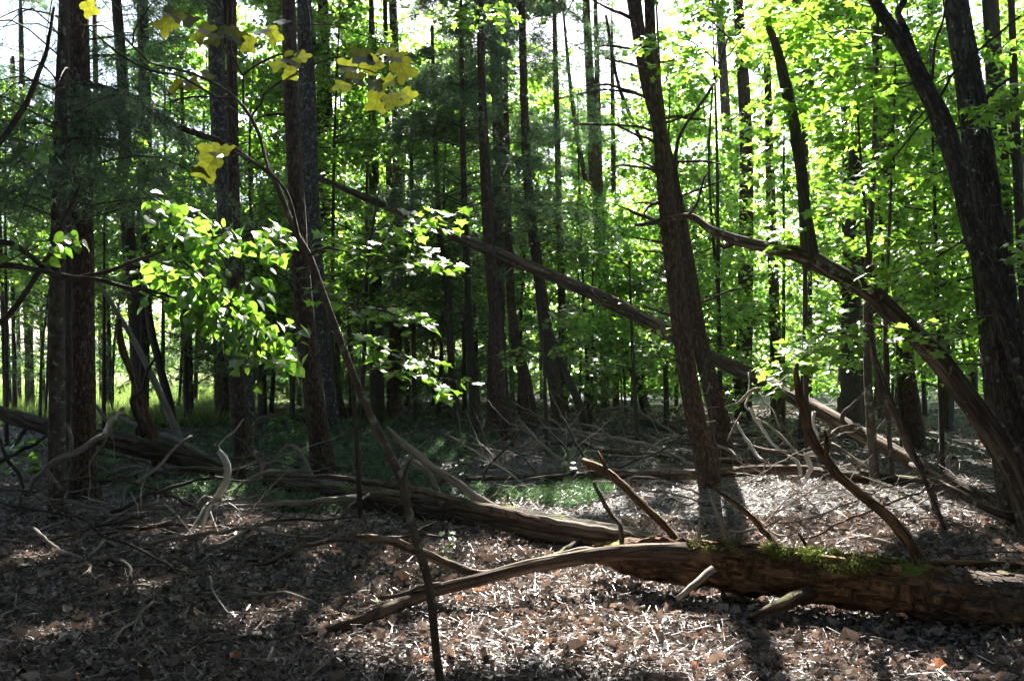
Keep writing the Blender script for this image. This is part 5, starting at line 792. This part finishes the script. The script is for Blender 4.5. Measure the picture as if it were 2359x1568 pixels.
for k in range(90):
    x = rg.uniform(1180, 2000); d = rg.uniform(10.6, 17); q = rand_twig(x, 1000, d, rg.uniform(.5, 1.7), rg.uniform(.006, .016), rg.uniform(.1, .9)); bm = MB(); bm.tube(q, 5, .12, .1, 6, 4, k, crook=.03, tip=True)
    for j in range(3):
        c = q[1] if j < 2 else (q[1] + q[2]) / 2; e = c[:3] + rg.normal(0, .22, 3) + [0, 0, .1]; bm.tube(np.array([[*c[:3], q[1, 3] * .6], [*((c[:3] + e) / 2), q[1, 3] * .45], [*e, .002]]), 4, .1, seed=j, crook=.02, tip=True)
    o = link('brush_twig', bm.build('brush_twig', q[0, :3]), M[['deadgrey', 'stick', 'deadpale', 'dark'][k % 4]], None, q[0, :3]); tag(o, 'bare branching twig in the brush on the floor around the pine pair', 'twig', 'brush on the floor around the pines')
for (x0, x1, y0, y1, lab, grp, n) in [(0, 620, 1090, 1260, 'thin straight broken twig in the tangle at left', 'twigs in the tangle at left', 60), (620, 1300, 1040, 1200, 'thin straight broken twig along the long fallen tree', 'twigs along the fallen tree', 45), (1250, 1700, 960, 1100, 'thin straight broken twig in the brush left of the front pine', 'twigs left of the front pine', 60), (1680, 2350, 1000, 1200, 'thin straight broken twig in the brush at right', 'twigs in the brush at right', 75)]:
    for k in range(n):
        p = gp(rg.uniform(x0, x1), rg.uniform(y0, y1)); a = rg.uniform(0, 6.283); L = rg.gamma(3, .22) + .25; el = abs(rg.normal(.05, .35)); r = rg.uniform(.003, .009); e = p + np.array([math.cos(a) * math.cos(el), math.sin(a) * math.cos(el), math.sin(el)]) * L; e[2] = max(e[2], gz1(e[0], e[1]) + .01)
        bm = MB(); C_ = bm.tube(np.array([[*p, r], [*((p + e) / 2 + [0, 0, .03 * L]), r * .8], [*e, r * .45]]), 5, .12, .1, 6, 6, k, crook=.014, jag=1)
        for j in range(int(rg.integers(1, 4))):
            c = C_[int(len(C_) * rg.uniform(.35, .95))]; q = c[:3] + (e - p) * rg.uniform(.12, .3) + rg.normal(0, .12, 3) * L; q[2] = max(q[2], gz1(q[0], q[1]) + .01); bm.tube(np.array([[*c[:3], c[3] * .6], [*((c[:3] + q) / 2), c[3] * .45], [*q, c[3] * .25]]), 4, .12, seed=j, crook=.008)
        o = link('broken_twig', bm.build('broken_twig', p), M[['deadgrey', 'stick', 'deadpale', 'stick', 'twig'][k % 5]], None, p); tag(o, lab, 'twig', grp)
zones = [(0, 640, 1150, 1568, 'thin dead stick on the shaded leaf litter at lower left', 'sticks on the litter at lower left', 70), (640, 1500, 1330, 1568, 'thin dead stick on the sunlit leaf litter in the lower middle', 'sticks on the litter in the lower middle', 60), (1500, 2359, 1420, 1568, 'thin dead stick on the litter below the rotten log', 'sticks on the litter below the rotten log', 45), (1560, 2300, 1110, 1260, 'thin dead stick on the lit floor behind the rotten log', 'sticks on the floor behind the rotten log', 95), (560, 1300, 1190, 1330, 'thin dead stick between the two long logs', 'sticks between the logs', 30)]
for (x0, x1, y0, y1, lab, grp, n) in zones:
    for k in range(n):
        p = gp(rg.uniform(x0, x1), rg.uniform(y0, y1)); a = rg.uniform(0, 6.283); L = rg.gamma(3, .09) + .08; r = rg.uniform(.0025, .007); e = p + [math.cos(a) * L, math.sin(a) * L, 0]; e[2] = gz1(e[0], e[1]) + rg.uniform(.0, .12) * L; m = (p + e) / 2 + [rg.normal(0, .05) * L, 0, 0]; m[2] = max(gz1(m[0], m[1]), (p[2] + e[2]) / 2) + r + .01; p[2] += r
        bm = MB(); bm.tube(np.array([[*p, r], [*m, r * .85], [*e, r * .5]]), 5, .07, .1, 6, 6, k, crook=.012); o = link('fallen_stick', bm.build('fallen_stick', p), M[['stick', 'deadgrey', 'stick', 'deadpale', 'twig'][k % 5]], None, p); tag(o, lab, 'stick', grp)

for (x0, x1, y0, y1, lab, grp, n, rm) in [(0, 620, 1130, 1330, 'crooked dead branch on the dark floor around the left trunks', 'branches on the dark floor at left', 26, .02), (0, 900, 1300, 1500, 'crooked dead branch lying on the litter at lower left', 'branches on the litter at lower left', 12, .011), (1600, 2300, 1105, 1290, 'crooked dead branch on the lit floor behind the rotten log', 'branches on the lit floor', 22, .012), (1200, 2000, 960, 1060, 'crooked dead branch in the brush around the pine pair', 'branches in the brush', 30, .026), (200, 1200, 1000, 1130, 'crooked dead branch among the clubmoss', 'branches among the clubmoss', 22, .016)]:
    for k in range(n):
        p = gp(rg.uniform(x0, x1), rg.uniform(y0, y1)); a = rg.normal(0, .7) + (math.pi if rg.random() < .5 else 0); L = rg.uniform(.5, 1.5) * (1 + p[1] / 20); r = rg.uniform(.35, 1) * rm; e = p + [math.cos(a) * L, math.sin(a) * L, 0]; e[2] = gz1(e[0], e[1]) + rg.uniform(0, .35) * L * (rg.random() < .6); m = (p + e) / 2 + [0, rg.normal(0, .1) * L, 0]; m[2] = max(gz1(m[0], m[1]) + r, (p[2] + e[2]) / 2) + rg.uniform(0, .12) * L; p[2] += r * .5
        bm = MB(); C_ = bm.tube(np.array([[*p, r], [*m, r * .85], [*e, r * .4]]), 7, .06, .12, 6, 6, k, crook=.03, jag=1)
        for j in range(3):
            c = C_[int(len(C_) * rg.uniform(.3, .95))]; q = c[:3] + (e - p) * rg.uniform(.1, .25) + rg.normal(0, .1, 3) * L * [1, 1, .6]; q[2] = max(q[2], gz1(q[0], q[1]) + .01); bm.tube(np.array([[*c[:3], c[3] * .6], [*((c[:3] + q) / 2), c[3] * .4], [*q, c[3] * .2]]), 5, .06, .1, 6, 6, j, crook=.015)
        o = link('dead_branch', bm.build('dead_branch', p), M[['deadgrey', 'deadbrown', 'stick', 'deadgrey', 'dark'][k % 5]], None, p); tag(o, lab, 'branch', grp)

# ------------------------------------------------------------------ leaf litter, clubmoss, meadow grass
def floor_pts(n, y0, y1, x0=-150, x1=2510, seed=0, lin=True):
    r = np.random.default_rng(seed); x = r.uniform(x0, x1, n); g0, g1 = CAMZ * F / (y1 - HY), CAMZ * F / (y0 - HY); d = np.sqrt(r.uniform(g0 ** 2, g1 ** 2, n)) if lin else r.uniform(g0, g1, n)
    X = (x - CX) / F * d; return np.stack([X, d, gz(X, d)], 1), r
T_DEAD = (np.array([[0,0,.05],[.5,.02,-.04],[1,-.05,.14],[.2,.24,.16],[.62,.3,.1],[.82,.1,.12],[.28,-.2,.2],[.6,-.33,.06]]), np.array([[0,1,3],[3,1,4],[4,1,5],[5,1,2],[0,6,1],[6,7,1],[7,2,1]]))
P0, r0 = floor_pts(46000, 1200, 1640, seed=1); P1, r1 = floor_pts(13000, 1060, 1330, seed=2); P2, r2 = floor_pts(9000, 940, 1080, seed=3); PL = np.vstack([P0, P1, P2]); PL[:, 2] += .008 + .02 * r0.random(len(PL))
sz = np.r_[r0.gamma(1.8, .013, len(P0)) + .008, r0.gamma(2.6, .010, len(P1)) + .01, r0.uniform(.05, .11, len(P2))]
ll = link('leaf_litter', scatter_mesh('leaf_litter', PL, sz, T_DEAD, r0, tilt=.75, droop=-.12, curl=2.0, rnd=r0.beta(1.3, 1.7, len(PL)), smooth=False), M['litter']); tag(ll, 'brown dead leaf litter covering the forest floor', 'leaf litter', kind='stuff')
dl = []
for k in range(4):
    v = T_DEAD[0].copy(); v[:, 2] *= .6 + .7 * k; v[:, 1] *= 1 + .15 * k; dl.append(mesh('dead_leaf', v, T_DEAD[1], None, False)); dl[-1].materials.append(M['litter_obj'])
Pn, rn = floor_pts(290, 1240, 1600, 0, 2359, seed=9)
for p in Pn:
    o = bpy.data.objects.new('dead_leaf', dl[rn.integers(4)]); COL.objects.link(o); o.parent = ll; o.location = (p[0], p[1], p[2] + .03); o.rotation_euler = (rn.normal(0, .35), rn.normal(-.1, .3), rn.uniform(0, 6.283)); o.scale = [rn.uniform(.04, .085)] * 3
# needles and twig crumbs
Pt, rt_ = floor_pts(38000, 1070, 1640, seed=5); n = len(Pt); a = rt_.uniform(0, 6.283, n); dv = np.stack([np.cos(a), np.sin(a), rt_.normal(.08, .15, n)], 1); sv = np.stack([-np.sin(a), np.cos(a), 0 * a], 1); ln = rt_.gamma(1.6, .045, n)[:, None] + .03; wd = rt_.gamma(2, .0011, n)[:, None] + .0008; q0 = Pt + [0, 0, .02]
V = np.stack([q0 - sv * wd, q0 + sv * wd, q0 + dv * ln + sv * wd * .5, q0 + dv * ln - sv * wd * .5, q0 + dv * ln * .5 + np.array([0, 0, .004])], 1).reshape(-1, 3); kk = np.arange(n)[:, None, None] * 5
Fc = (kk + np.array([[0, 1, 4], [1, 2, 4], [2, 3, 4], [3, 0, 4]])[None]).reshape(-1, 3); o = link('twig_litter', mesh('twig_litter', V, Fc, {'rnd': np.repeat(rt_.uniform(.0, .8, n), 5)}, False), M['litter']); tag(o, 'fine twig and needle litter strewn over the forest floor', 'twig litter', kind='stuff')
# clubmoss carpet
Pc, rc = floor_pts(26000, 955, 1215, 120, 1640, seed=6, lin=False); px, py = pix(Pc)
nn = fbm(np.stack([Pc[:, 0] * .9, Pc[:, 1] * .9, 0 * px], 1), 55, 3); edge = np.minimum.reduce([(px - 120) / 200, (1560 - px) / 250, (py - 950) / 30, (1195 - .02 * np.abs(px - 1300) - py) / 25, np.ones_like(px)])
k = (nn * 1.0 + edge > .78) & (rc.random(len(Pc)) < .92) & ~((px > 1150) & (py < 1045)); Pc = Pc[k]; hh = rc.uniform(.03, .12, len(Pc)); PP = np.vstack([Pc + np.stack([0 * hh, 0 * hh, hh * .5], 1), Pc + np.stack([0 * hh, 0 * hh, hh], 1)]); DD = np.tile([0, 0, .35], (len(PP), 1))
V, Fc, r_ = needles(PP, DD, rc, 8, .07, .012, .9); cm = link('clubmoss', mesh('clubmoss', V, Fc, {'rnd': r_}, False), M['club']); tag(cm, 'carpet of green clubmoss on the floor between the long trunk and the pines', 'ground cover', kind='stuff')
# meadow grass at the wood's left edge
Pg, rq = floor_pts(9000, 900, 985, -250, 560, seed=8, lin=False); k = (Pg[:, 1] + .55 * Pg[:, 0]) > 17 - 8 * (Pg[:, 0] < -6); Pg = Pg[k & (Pg[:, 1] > 15)]
V, Fc, r_ = needles(Pg, np.tile([0, 0, 1.2], (len(Pg), 1)), rq, 4, .42, .022, .45); mg = link('meadow_grass', mesh('meadow_grass', V, Fc, {'rnd': r_}, False), M['grass']); tag(mg, 'tall bright meadow grass beyond the left trees', 'grass', kind='stuff')

# haze volume added to lift distant blacks, like veiling lens glow
hz = MB(); X0, X1, Y0, Y1, Z0, Z1 = -1000, 1000, -1000, 1300, -1.5, 24
hv = np.array([[x, y, z] for x in (X0, X1) for y in (Y0, Y1) for z in (Z0, Z1)], float); hm = mesh('haze', hv, np.array([[0,1,3,2],[4,6,7,5],[0,4,5,1],[2,3,7,6],[0,2,6,4],[1,5,7,3]]), None, False)
m_, N_, L_ = newmat('haze'); o_ = N_.new('ShaderNodeOutputMaterial'); pv = N_.new('ShaderNodeVolumePrincipled'); pv.inputs['Color'].default_value = (.95, .97, 1, 1); pv.inputs['Density'].default_value = .0002; pv.inputs['Anisotropy'].default_value = .3; L_.new(pv.outputs[0], o_.inputs['Volume'])
o = link('haze', hm, m_); tag(o, 'thin haze added to veil the distant trunks with glow', 'haze', kind='stuff')
